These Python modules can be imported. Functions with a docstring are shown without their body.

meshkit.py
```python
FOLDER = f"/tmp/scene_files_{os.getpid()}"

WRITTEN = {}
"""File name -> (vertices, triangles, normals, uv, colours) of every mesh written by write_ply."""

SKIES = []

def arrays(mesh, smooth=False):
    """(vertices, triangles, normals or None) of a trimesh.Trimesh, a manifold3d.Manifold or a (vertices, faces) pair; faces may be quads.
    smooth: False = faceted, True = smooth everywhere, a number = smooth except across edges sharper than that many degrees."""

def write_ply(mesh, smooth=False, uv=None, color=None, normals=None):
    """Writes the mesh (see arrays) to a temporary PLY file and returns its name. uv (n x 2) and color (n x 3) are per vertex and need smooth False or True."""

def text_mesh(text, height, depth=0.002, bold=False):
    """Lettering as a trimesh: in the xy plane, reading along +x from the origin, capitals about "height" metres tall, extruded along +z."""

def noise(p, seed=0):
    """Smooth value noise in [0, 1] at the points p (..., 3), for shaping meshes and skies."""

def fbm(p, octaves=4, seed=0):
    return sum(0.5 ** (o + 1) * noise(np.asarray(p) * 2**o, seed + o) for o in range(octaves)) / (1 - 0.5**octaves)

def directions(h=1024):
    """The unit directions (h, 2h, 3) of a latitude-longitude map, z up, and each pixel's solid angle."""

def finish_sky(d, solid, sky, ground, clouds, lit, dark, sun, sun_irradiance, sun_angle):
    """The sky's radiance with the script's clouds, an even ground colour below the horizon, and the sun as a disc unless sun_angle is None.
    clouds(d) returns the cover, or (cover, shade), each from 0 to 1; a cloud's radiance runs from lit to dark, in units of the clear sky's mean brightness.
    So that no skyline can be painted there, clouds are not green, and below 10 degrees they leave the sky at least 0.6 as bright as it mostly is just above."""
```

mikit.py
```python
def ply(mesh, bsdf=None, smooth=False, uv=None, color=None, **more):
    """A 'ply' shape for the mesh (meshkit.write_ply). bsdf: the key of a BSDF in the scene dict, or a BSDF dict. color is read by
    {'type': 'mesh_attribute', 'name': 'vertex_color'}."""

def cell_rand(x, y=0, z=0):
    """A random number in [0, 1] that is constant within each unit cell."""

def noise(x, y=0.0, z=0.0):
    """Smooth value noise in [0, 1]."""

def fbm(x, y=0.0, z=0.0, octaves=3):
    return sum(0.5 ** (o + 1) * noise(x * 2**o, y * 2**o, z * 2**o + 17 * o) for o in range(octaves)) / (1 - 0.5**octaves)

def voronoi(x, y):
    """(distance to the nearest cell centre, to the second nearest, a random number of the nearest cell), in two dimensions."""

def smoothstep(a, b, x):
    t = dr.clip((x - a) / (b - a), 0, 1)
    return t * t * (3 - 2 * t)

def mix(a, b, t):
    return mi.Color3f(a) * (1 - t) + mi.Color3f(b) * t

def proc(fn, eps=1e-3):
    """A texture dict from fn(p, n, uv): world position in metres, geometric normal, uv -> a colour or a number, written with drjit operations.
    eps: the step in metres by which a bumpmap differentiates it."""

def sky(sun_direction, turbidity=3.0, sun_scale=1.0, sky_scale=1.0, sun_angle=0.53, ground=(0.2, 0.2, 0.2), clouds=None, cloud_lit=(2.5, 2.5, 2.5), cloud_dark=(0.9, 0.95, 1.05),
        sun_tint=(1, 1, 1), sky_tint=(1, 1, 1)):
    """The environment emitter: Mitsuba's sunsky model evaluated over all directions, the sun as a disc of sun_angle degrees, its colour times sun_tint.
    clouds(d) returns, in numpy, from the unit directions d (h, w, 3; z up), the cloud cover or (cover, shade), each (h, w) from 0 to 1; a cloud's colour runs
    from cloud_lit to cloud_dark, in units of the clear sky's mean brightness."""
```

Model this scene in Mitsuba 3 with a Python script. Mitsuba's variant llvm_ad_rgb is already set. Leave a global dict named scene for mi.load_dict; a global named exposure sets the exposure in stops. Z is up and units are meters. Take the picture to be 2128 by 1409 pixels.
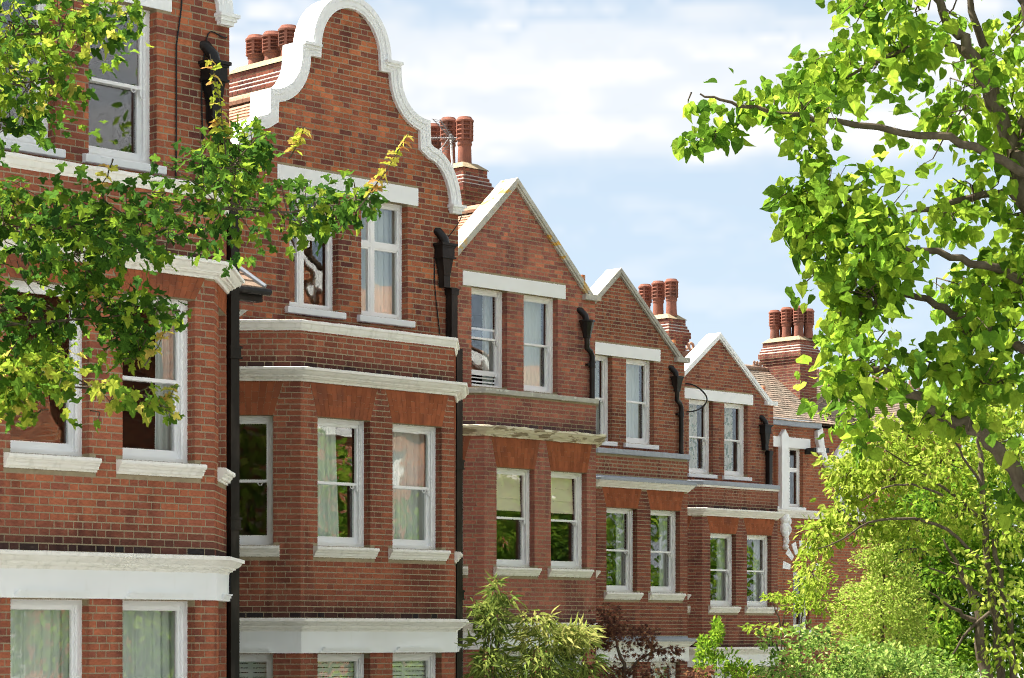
import math, random
import numpy as np
import trimesh, drjit as dr, mitsuba as mi, mikit, meshkit
from mikit import noise, fbm, smoothstep, mix, proc
from shapely.geometry import Polygon, LineString, box as sbox, MultiPolygon
from shapely.ops import unary_union
T4 = mi.ScalarTransform4f
R2 = math.sqrt(0.5)

# ---------------------------------------------------------------- camera, sky, exposure
FPX, CX, YH, PW, PH = 5100.0, 1064.0, 1324.0, 2128.0, 1409.0      # focal length, centre and horizon in photo pixels
exposure = 3.1
scene, labels = {}, {}
scene['camera'] = {'type': 'perspective', 'fov': math.degrees(2 * math.atan(PW / 2 / FPX)), 'fov_axis': 'x', 'near_clip': 0.5, 'far_clip': 3000.0,
                   'principal_point_offset_x': 0.0, 'principal_point_offset_y': -(YH - PH / 2) / PH,
                   'to_world': T4().look_at(origin=[0, 0, 0], target=[0, 1, 0], up=[0, 0, 1])}
SUN = (-0.74, 0.13, 1.08)

def clouds(d):
    x, y = d[..., 0], d[..., 1]
    az, el = np.arctan2(x, y), np.arcsin(np.clip(d[..., 2], -1, 1))
    q = np.stack([np.sin(az) * 15, np.cos(az) * 15, el * 34], -1)
    big = meshkit.fbm(q * 0.6 + 3.7, 4, 5) - 0.5
    puff = meshkit.fbm(q * np.array([2.6, 2.6, 2.6]) + 11.0, 6, 9) - 0.5
    e = el + 0.050 * big + 0.065 * puff
    sm = lambda a, b, v: np.clip((v - a) / (b - a), 0, 1) ** 2 * (3 - 2 * np.clip((v - a) / (b - a), 0, 1))
    bank = sm(0.184, 0.194, el + 0.018 * big + 0.012 * puff) * (1 - sm(0.226, 0.250, e))              # a long low bank
    upper = sm(0.26, 0.30, e) * (0.35 + 0.65 * sm(-0.06, 0.10, big + 0.6 * puff))                       # broken cloud above it
    wisp = 0.85 * sm(-0.04, 0.17, puff + 0.4 * big)
    low = 0.35 * (1 - sm(0.02, 0.14, el)) + 0.25 * sm(0.05, 0.25, puff)
    cover = np.clip(np.maximum(np.maximum(bank * (0.66 + 0.5 * sm(-0.16, 0.14, puff + 0.3 * big)), upper), np.where(el > 0.2, wisp, low)), 0, 1)
    veil = 0.66
    total = veil + (1 - veil) * cover
    return total * 0.97, 1 - (cover / total) * (1 - 0.5 * np.clip(0.05 - puff, 0, 1))

scene['sky'] = mikit.sky(SUN, turbidity=4.0, clouds=clouds, cloud_lit=(1.50, 1.49, 1.48), cloud_dark=(0.97, 1.05, 1.06), sky_scale=0.75, sun_scale=1.45, ground=(0.25, 0.25, 0.24), sun_tint=(0.89, 1.0, 1.15), sky_tint=(1.0, 1.02, 0.97))

# ---------------------------------------------------------------- frames, meshes, keys
DV, NV, ZV = np.array([R2, R2, 0]), np.array([R2, -R2, 0]), np.array([0, 0, 1.0])      # along the terrace, out of its front, up

class Frame:
    def __init__(s, o, U=DV, N=NV): s.o, s.U, s.N = np.asarray(o, float), np.asarray(U, float), np.asarray(N, float)
    def T(s, p):
        p = np.asarray(p, float)
        return s.o + p[..., 0:1] * s.U + p[..., 1:2] * s.N + p[..., 2:3] * ZV
    def sub(s, a, w, ang=0.0, z=0.0):
        c, q = math.cos(ang), math.sin(ang)
        return Frame(s.o + a * s.U + w * s.N + z * ZV, c * s.U + q * s.N, c * s.N - q * s.U)

WORLD = Frame([0, 0, 0], [1, 0, 0], [0, 1, 0])
def at(x, y, Y): return np.array([(x - CX) / FPX * Y, Y, (YH - y) / FPX * Y])
def plane_pt(c, x, y):                       # a point of the front plane at distance c, as (along, height)
    u = (x - CX) / FPX
    s = c * (1 + u) / (1 - u)
    return s, (YH - y) * (s + c) * R2 / FPX

BOXF = np.array([[0, 1, 3], [0, 3, 2], [4, 6, 7], [4, 7, 5], [0, 4, 5], [0, 5, 1], [2, 3, 7], [2, 7, 6], [0, 2, 6], [0, 6, 4], [1, 5, 7], [1, 7, 3]])
def corners(lo, hi):
    lo, hi = np.asarray(lo, float), np.asarray(hi, float)
    return np.array([[(lo, hi)[i][0], (lo, hi)[j][1], (lo, hi)[k][2]] for i in (0, 1) for j in (0, 1) for k in (0, 1)])

class MB:
    def __init__(s): s.v, s.f, s.t, s.n = [], [], [], 0
    def add(s, v, f, uv=(0.5, 0.5)):
        v, f = np.asarray(v, float), np.asarray(f, int)
        s.v.append(v); s.f.append(f + s.n); s.n += len(v)
        uv = np.asarray(uv, float)
        s.t.append(np.broadcast_to(uv, (len(v), 2)))
        return s
    def box(s, F, u0, u1, w0, w1, z0, z1, uv=(0.5, 0.5)):
        f = BOXF
        if np.dot(np.cross(F.U, F.N), ZV) < 0: f = BOXF[:, ::-1]
        return s.add(F.T(corners((u0, w0, z0), (u1, w1, z1))), f, uv)
    def mesh(s, F, m, uv=(0.5, 0.5)):
        f = np.asarray(m.faces)
        if np.dot(np.cross(F.U, F.N), ZV) < 0: f = f[:, ::-1]
        return s.add(F.T(np.asarray(m.vertices)), f, uv)
    def slab(s, F, poly, w0, w1):             # a (u, z) outline given thickness from w0 to w1
        for g in getattr(poly, 'geoms', [poly]):
            if g.is_empty or g.area < 1e-5 or g.geom_type != 'Polygon': continue
            m = trimesh.creation.extrude_polygon(g, w1 - w0, engine='earcut')
            v = np.asarray(m.vertices)
            f = np.asarray(m.faces)[:, ::-1]
            if np.dot(np.cross(F.U, F.N), ZV) < 0: f = f[:, ::-1]
            s.add(F.T(np.stack([v[:, 0], v[:, 2] + w0, v[:, 1]], 1)), f)
        return s
    def sweep(s, F, path, prof, close=True, rough=0.0):  # profile (out, z) swept along a (u, w) path, outside on its right-hand normal, mitred; ends capped
        P = np.asarray(path, float)
        if rough:
            P = np.vstack([P[i] + (P[i + 1] - P[i]) * np.linspace(0, 1, max(2, int(np.linalg.norm(P[i + 1] - P[i]) / 0.07)), endpoint=False)[:, None] for i in range(len(P) - 1)] + [P[-1:]])
        n = len(P)
        dirs = P[1:] - P[:-1]; dirs /= np.linalg.norm(dirs, axis=1, keepdims=True)
        nor = np.stack([-dirs[:, 1], dirs[:, 0]], 1)
        m = np.zeros((n, 2)); m[0], m[-1] = nor[0], nor[-1]
        for i in range(1, n - 1):
            b = nor[i - 1] + nor[i]; m[i] = b / (b @ nor[i])
        k = len(prof); v = np.zeros((n, k, 3))
        for j, (o, z) in enumerate(prof):
            q = np.stack([P[:, 0] * 7 + j * 0.7, P[:, 1] * 7 + j * 0.2, np.full(n, z * 9)], 1)
            dz = rough * (meshkit.fbm(q, 3, 4) - 0.5) * 2; do = rough * (meshkit.fbm(q + 40, 3, 6) - 0.5) * 2 if o > 0.005 else 0.0 * dz
            v[:, j, :2] = P + m * (o + do)[:, None]; v[:, j, 2] = z + (dz if o > 0.005 else 0.0)
        f = []
        for i in range(n - 1):
            for j in range(k if close else k - 1):
                a, b, c2, d2 = i * k + j, i * k + (j + 1) % k, (i + 1) * k + (j + 1) % k, (i + 1) * k + j
                f += [[a, b, c2], [a, c2, d2]]
        caps = trimesh.creation.triangulate_polygon(Polygon(prof), engine='earcut')
        cv, cf = np.asarray(caps[0]), np.asarray(caps[1])
        s.add(F.T(v.reshape(-1, 3)), f)
        for i, fl in ((0, 1), (n - 1, -1)):
            cc = np.zeros((len(cv), 3)); cc[:, :2] = P[i] + m[i] * cv[:, :1]; cc[:, 2] = cv[:, 1]
            s.add(F.T(cc), cf[:, ::fl])
        return s
    def tube(s, pts, rad, sides=8, uv=(0.5, 0.5), caps=True):
        P = np.asarray(pts, float); n = len(P)
        rad = np.broadcast_to(np.asarray(rad, float), (n,))
        d = np.gradient(P, axis=0); d /= np.linalg.norm(d, axis=1, keepdims=True) + 1e-12
        ref = np.array([0.31, 0.22, 0.93]) if abs(d[0] @ [0.31, 0.22, 0.93]) < 0.9 else np.array([1.0, 0, 0])
        x = np.cross(d, ref); x /= np.linalg.norm(x, axis=1, keepdims=True) + 1e-12
        y = np.cross(d, x)
        a = np.arange(sides) / sides * 2 * np.pi
        v = P[:, None] + rad[:, None, None] * (np.cos(a)[None, :, None] * x[:, None] + np.sin(a)[None, :, None] * y[:, None])
        f = []
        for i in range(n - 1):
            for j in range(sides):
                p, q = i * sides + j, i * sides + (j + 1) % sides
                f += [[p, q + sides, q], [p, p + sides, q + sides]]
        v = v.reshape(-1, 3)
        if caps:
            for i, fl in ((0, 1), (n - 1, -1)):
                v = np.vstack([v, P[i]])
                for j in range(sides): f.append([len(v) - 1, i * sides + j, i * sides + (j + 1) % sides][::fl])
        return s.add(v, f, uv)
    def lathe(s, base, prof, sides=16, uv=(0.5, 0.5)):
        a = np.arange(sides) / sides * 2 * np.pi
        v = np.array([[r * np.cos(t), r * np.sin(t), z] for r, z in prof for t in a]) + np.asarray(base)
        f = []
        for i in range(len(prof) - 1):
            for j in range(sides):
                p, q = i * sides + j, i * sides + (j + 1) % sides
                f += [[p, q, q + sides], [p, q + sides, p + sides]]
        return s.add(v, f, uv)
    def arrays(s): return np.vstack(s.v), np.vstack(s.f), np.vstack(s.t)

def numbered(k):
    if k not in scene and not any(x.startswith(k + '__') for x in scene): return k
    i = 1
    while True:
        q = f'{k}_{i:03d}'
        if q not in scene and not any(x.startswith(q + '__') for x in scene): return q
        i += 1
_used = {}
def fresh(k):                                 # the key, or the key with the next three-digit number
    if k not in _used: _used[k] = 0; return k
    _used[k] += 1; return f'{k}_{_used[k]:03d}'
def put(key, mb, bsdf, smooth=False, **kw):
    key = fresh(key)
    v, f, t = mb.arrays()
    if smooth is False or smooth is True: scene[key] = mikit.ply((v, f), bsdf, smooth=smooth, uv=t, **kw)
    else: scene[key] = mikit.ply((v, f), bsdf, smooth=smooth, **kw)
    return key
def tag(key, label=None, cat=None, group=None, kind=None):
    e = labels.setdefault(key, {})
    for k, v in (('label', label), ('category', cat), ('group', group), ('kind', kind)):
        if v: e[k] = v

# ---------------------------------------------------------------- materials
def col(*c): return {'type': 'rgb', 'value': list(c)}
def ramp(u, stops):
    c = mi.Color3f(*stops[0][1])
    for (a, _), (b, cb) in zip(stops[:-1], stops[1:]):
        c = mix(c, mi.Color3f(*cb), dr.clip((u - a) / (b - a), 0, 1))
    return c
def brick_colour(p, n, uv):
    u = uv.x
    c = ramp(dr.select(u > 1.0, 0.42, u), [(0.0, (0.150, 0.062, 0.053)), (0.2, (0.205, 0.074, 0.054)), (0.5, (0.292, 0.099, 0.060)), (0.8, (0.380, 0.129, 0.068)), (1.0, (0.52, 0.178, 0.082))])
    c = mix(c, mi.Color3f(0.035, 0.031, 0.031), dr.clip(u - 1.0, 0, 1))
    g = fbm(p.x * 38, p.y * 38, p.z * 55)
    big = fbm(p.x * 0.9 + 7, p.y * 0.9, p.z * 1.1)
    streak = noise(p.x * 9, p.y * 9, p.z * 0.7)
    c = c * (0.66 + 0.34 * uv.y * 2) * (0.68 + 0.64 * g) * (0.80 + 0.40 * big) * (0.90 + 0.2 * streak)
    soot = smoothstep(0.50, 0.72, fbm(p.x * 1.7 + 3, p.y * 1.7, p.z * 1.1 + 2) * 0.75 + 0.25 * noise(p.x * 13, p.y * 13, p.z * 0.9))
    c = mix(c, c * mi.Color3f(0.52, 0.56, 0.64), 0.8 * soot)
    pale = smoothstep(0.74, 0.9, fbm(p.x * 11 + 31, p.y * 11, p.z * 8))
    return mix(c, mi.Color3f(0.36, 0.27, 0.22), 0.35 * pale)
def mortar_colour(p, n, uv):
    g = fbm(p.x * 30, p.y * 30, p.z * 30)
    big = fbm(p.x * 0.8, p.y * 0.8, p.z * 0.9 + 5)
    return mix(mi.Color3f(0.25, 0.200, 0.130), mi.Color3f(0.40, 0.335, 0.225), g) * (0.70 + 0.5 * big)
def white_colour(p, n, uv):
    g = fbm(p.x * 3, p.y * 3, p.z * 2.5)
    st = smoothstep(0.66, 0.9, fbm(p.x * 16, p.y * 16, p.z * 2.4))
    return mix(mi.Color3f(0.785, 0.81, 0.82), mi.Color3f(0.66, 0.66, 0.63), 0.36 * g * g + 0.26 * st)
def cream_colour(p, n, uv):                   # painted mouldings: weather-worn on their upper faces, green-grey runs down the front
    g = fbm(p.x * 9, p.y * 9, p.z * 9)
    run = smoothstep(0.50, 0.80, fbm(p.x * 26, p.y * 26, p.z * 3.0))
    spot = smoothstep(0.60, 0.72, fbm(p.x * 34 + 5, p.y * 34, p.z * 34))
    c = mix(mi.Color3f(0.82, 0.815, 0.77), mi.Color3f(0.74, 0.725, 0.66), g)
    c = mix(c, mi.Color3f(0.40, 0.40, 0.33), 0.30 * run)
    return mix(c, mi.Color3f(0.17, 0.16, 0.13), 0.5 * spot * smoothstep(0.3, 0.9, n.z))
def peeled_colour(p, n, uv):
    g = fbm(p.x * 7, p.y * 7, p.z * 16)
    off = smoothstep(0.53, 0.58, fbm(p.x * 5 + 3, p.y * 5, p.z * 13))
    c = mix(mi.Color3f(0.74, 0.69, 0.55), mi.Color3f(0.60, 0.54, 0.40), g)
    return mix(c, mi.Color3f(0.25, 0.19, 0.12), 0.8 * off)
def stone_colour(p, n, uv):
    g = fbm(p.x * 12, p.y * 12, p.z * 12)
    b = fbm(p.x * 2.3, p.y * 2.3, p.z * 2.3 + 9)
    c = mix(mi.Color3f(0.50, 0.48, 0.42), mi.Color3f(0.33, 0.33, 0.30), g)
    spots = smoothstep(0.66, 0.72, fbm(p.x * 17, p.y * 17 + 3, p.z * 17))
    return mix(c * (0.7 + 0.6 * b), mi.Color3f(0.66, 0.66, 0.60), 0.7 * spots)
def lichen_colour(p, n, uv):
    c = stone_colour(p, n, uv) * 1.12
    s = smoothstep(0.54, 0.60, fbm(p.x * 9 + 2, p.y * 9, p.z * 9)) * smoothstep(0.42, 0.55, fbm(p.x * 1.6, p.y * 1.6 + 4, p.z * 1.6))
    return mix(c, mi.Color3f(0.62, 0.36, 0.05), 0.85 * s)
def lead_colour(p, n, uv):
    g = fbm(p.x * 5, p.y * 5, p.z * 18); r = fbm(p.x * 30, p.y * 30, p.z * 4)
    return mix(mi.Color3f(0.20, 0.235, 0.28), mi.Color3f(0.36, 0.39, 0.43), 0.5 * g + 0.5 * r)
def tile_colour(p, n, uv):
    c = ramp(uv.x, [(0.0, (0.17, 0.115, 0.09)), (0.5, (0.30, 0.20, 0.15)), (1.0, (0.46, 0.27, 0.19))])
    g = fbm(p.x * 30, p.y * 30, p.z * 30); b = fbm(p.x * 1.2, p.y * 1.2, p.z * 1.2)
    return mix(c, mi.Color3f(0.26, 0.25, 0.20), 0.45 * smoothstep(0.45, 0.75, b)) * (0.65 + 0.7 * g)
def grey_tile_colour(p, n, uv):
    return mix(tile_colour(p, n, uv), mi.Color3f(0.36, 0.32, 0.27), 0.55) * (0.60 + 0.36 * uv.x)
def pot_colour(p, n, uv):
    g = fbm(p.x * 14, p.y * 14, p.z * 8); s = fbm(p.x * 5, p.y * 5, p.z * 2.2)
    c = mix(mi.Color3f(0.32, 0.130, 0.090), mi.Color3f(0.20, 0.090, 0.070), g)
    return mix(c, mi.Color3f(0.10, 0.07, 0.06), 0.6 * smoothstep(0.48, 0.8, s) + 0.3 * uv.x)
def rub_colour(p, n, uv):                     # soft rubbed brick of the flat arches
    g = fbm(p.x * 14, p.y * 14, p.z * 12); s = smoothstep(0.46, 0.74, fbm(p.x * 4, p.y * 4, p.z * 2.2))
    c = mix(mi.Color3f(0.375, 0.122, 0.056), mi.Color3f(0.27, 0.085, 0.046), g) * (0.58 + 0.70 * uv.y)
    return mix(c, mi.Color3f(0.13, 0.06, 0.045), 0.5 * s)
def bark_colour(p, n, uv):
    g = fbm(p.x * 40, p.y * 40, p.z * 12); b = fbm(p.x * 7, p.y * 7, p.z * 7)
    return mix(mi.Color3f(0.055, 0.042, 0.030), mi.Color3f(0.17, 0.14, 0.105), g) * (0.6 + 0.7 * b)
def mat(key, d): scene[key] = {'type': 'twosided', 'bsdf': d} if d['type'] in ('diffuse', 'principled', 'roughconductor') else d
def rough(c, a=0.5, spec=0.5): return {'type': 'principled', 'base_color': c, 'roughness': a, 'specular': spec}
mat('m_brick', {'type': 'diffuse', 'reflectance': proc(brick_colour)})
mat('m_pink_brick', {'type': 'diffuse', 'reflectance': proc(lambda p, n, uv: brick_colour(p, n, uv) * mi.Color3f(1.08, 1.08, 1.28) + mi.Color3f(0.012, 0.012, 0.012))})
mat('m_dull_brick', {'type': 'diffuse', 'reflectance': proc(lambda p, n, uv: brick_colour(p, n, uv) * mi.Color3f(0.90, 0.95, 1.02))})
mat('m_mortar', {'type': 'diffuse', 'reflectance': proc(mortar_colour)})
mat('m_white', rough(proc(white_colour), 0.42, 0.4))
mat('m_cream', rough(proc(cream_colour), 0.6, 0.3))
mat('m_peeled', {'type': 'diffuse', 'reflectance': proc(peeled_colour)})
mat('m_stone', {'type': 'diffuse', 'reflectance': proc(stone_colour)})
mat('m_lichen', {'type': 'diffuse', 'reflectance': proc(lichen_colour)})
mat('m_lead', rough(proc(lead_colour), 0.5, 0.5))
mat('m_tile', {'type': 'diffuse', 'reflectance': proc(tile_colour)})
mat('m_grey_tile', {'type': 'diffuse', 'reflectance': proc(grey_tile_colour)})
mat('m_pot', {'type': 'diffuse', 'reflectance': proc(pot_colour)})
mat('m_rubbed', {'type': 'diffuse', 'reflectance': proc(rub_colour)})
mat('m_bark', {'type': 'diffuse', 'reflectance': proc(bark_colour)})
mat('m_black', rough(proc(lambda p, n, uv: mix(mi.Color3f(0.010, 0.010, 0.010), mi.Color3f(0.030, 0.026, 0.023), smoothstep(0.45, 0.8, fbm(p.x * 9, p.y * 9, p.z * 2.5)))), 0.35, 0.25))
mat('m_frame', rough(col(0.80, 0.81, 0.815), 0.35, 0.45))
mat('m_grey', rough(col(0.16, 0.16, 0.165), 0.5, 0.4))
mat('m_metal', {'type': 'roughconductor', 'material': 'Al', 'alpha': 0.3})
mat('m_cable', rough(col(0.012, 0.012, 0.012), 0.5, 0.3))
mat('m_glass', {'type': 'thindielectric', 'int_ior': 1.85})
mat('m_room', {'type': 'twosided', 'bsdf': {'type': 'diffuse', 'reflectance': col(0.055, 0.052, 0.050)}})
mat('m_curtain', {'type': 'twosided', 'bsdf': {'type': 'diffuse', 'reflectance': col(0.58, 0.64, 0.60)}})
mat('m_blind', {'type': 'twosided', 'bsdf': {'type': 'diffuse', 'reflectance': col(0.72, 0.66, 0.52)}})
mat('m_drape', {'type': 'twosided', 'bsdf': {'type': 'diffuse', 'reflectance': proc(lambda p, n, uv: mix(mi.Color3f(0.62, 0.62, 0.50), mi.Color3f(0.16, 0.24, 0.10), smoothstep(0.55, 0.62, fbm(p.x * 14, p.y * 14, p.z * 9))))}})
def leaf_mat(key, stops, trans=1.0, r=0.45, spec=1.45):
    def f(p, n, uv):
        c = ramp(uv.x, stops) * (0.75 + 0.5 * uv.y)
        return c * (0.85 + 0.3 * noise(p.x * 45, p.y * 45, p.z * 45))
    mat(key, {'type': 'principledthin', 'base_color': proc(f), 'roughness': r, 'diff_trans': trans, 'eta': spec})
leaf_mat('m_maple_leaf', [(0.0, (0.030, 0.080, 0.018)), (0.40, (0.075, 0.165, 0.022)), (0.7, (0.22, 0.34, 0.032)), (0.95, (0.42, 0.46, 0.06)), (1.05, (0.55, 0.48, 0.10)), (1.2, (0.52, 0.27, 0.10))], 1.1, 0.27, 1.55)
leaf_mat('m_lime_leaf', [(0.0, (0.06, 0.14, 0.02)), (0.5, (0.17, 0.32, 0.03)), (1.0, (0.42, 0.56, 0.06))], 1.25, 0.38, 1.5)
leaf_mat('m_cherry_leaf', [(0.0, (0.10, 0.20, 0.025)), (0.5, (0.30, 0.42, 0.045)), (1.0, (0.52, 0.56, 0.12))], 1.0)
leaf_mat('m_bush_leaf', [(0.0, (0.07, 0.13, 0.03)), (0.5, (0.29, 0.41, 0.060)), (1.0, (0.58, 0.64, 0.18))], 0.8)
leaf_mat('m_rose_leaf', [(0.0, (0.035, 0.085, 0.025)), (0.5, (0.20, 0.34, 0.060)), (0.9, (0.46, 0.56, 0.16)), (1.0, (0.66, 0.68, 0.42))], 0.7, 0.3)
leaf_mat('m_dark_leaf', [(0.0, (0.025, 0.06, 0.014)), (0.6, (0.07, 0.15, 0.022)), (1.0, (0.20, 0.32, 0.04))], 0.8)
leaf_mat('m_bamboo_leaf', [(0.0, (0.07, 0.12, 0.03)), (0.5, (0.22, 0.28, 0.06)), (1.0, (0.56, 0.52, 0.18))], 0.8)
leaf_mat('m_red_leaf', [(0.0, (0.055, 0.028, 0.026)), (0.6, (0.15, 0.070, 0.050)), (1.0, (0.30, 0.15, 0.07))], 0.9)
mat('m_earth', {'type': 'diffuse', 'reflectance': proc(lambda p, n, uv: mix(mi.Color3f(0.15, 0.18, 0.13), mi.Color3f(0.36, 0.36, 0.355), fbm(p.x * 0.8, p.y * 0.8)))})
mat('m_asphalt', {'type': 'diffuse', 'reflectance': proc(lambda p, n, uv: mi.Color3f(0.10, 0.10, 0.105) * (0.6 + 0.8 * fbm(p.x * 3, p.y * 3)))})
mat('m_paving', {'type': 'diffuse', 'reflectance': proc(lambda p, n, uv: mi.Color3f(0.40, 0.39, 0.38) * (0.6 + 0.7 * fbm(p.x * 2, p.y * 2)))})
def far_brick(p, n, uv):
    u = p.x * 0.70710678 + p.y * 0.70710678
    j = dr.floor(p.z / 0.075)
    a = u / 0.225 + 0.5 * (j - 2 * dr.floor(j / 2)); fz = p.z / 0.075 - j; fu = a - dr.floor(a)
    m = dr.select((fz < 0.14) | (fu < 0.05), 1.0, 0.0)
    c = ramp(mikit.cell_rand(dr.floor(a), j), [(0.0, (0.20, 0.065, 0.04)), (0.6, (0.36, 0.12, 0.06)), (1.0, (0.48, 0.19, 0.09))])
    return mix(c, mi.Color3f(0.42, 0.34, 0.25), m)
mat('m_far_brick', {'type': 'diffuse', 'reflectance': proc(far_brick)})

# ---------------------------------------------------------------- the ground (all below the frame, seen in the light it throws back)
GZ = -3.45
def sheet(key, pts, z, m):
    mb = MB(); P = np.array([[x, y, z] for x, y in pts], float)
    mb.add(P, [[0, 1, 2], [0, 2, 3]]); k = put(key, mb, m); tag(k, kind='structure')
sheet('ground', [(-900, -900), (900, -900), (900, 900), (-900, 900)], GZ, 'm_earth')
def strip(k0, k1, s0=-60, s1=160):            # the four corners of a strip along the street, k = distance out of the terrace's direction
    return [tuple((s * DV + k * NV)[:2]) for s, k in ((s0, k0), (s0, k1), (s1, k1), (s1, k0))][::-1] if k0 > k1 else [tuple((s * DV + k * NV)[:2]) for s, k in ((s0, k1), (s1, k1), (s1, k0), (s0, k0))][::-1]
sheet('road', strip(-14.0, -6.0), GZ + 0.004, 'm_asphalt')
for k0, k1 in ((-16.5, -14.0), (-6.0, -3.5)):
    mb = MB(); mb.box(Frame([0, 0, 0]), -60, 160, k0, k1, GZ - 0.1, GZ + 0.12); k = put('pavement', mb, 'm_paving'); tag(k, kind='structure')

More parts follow.
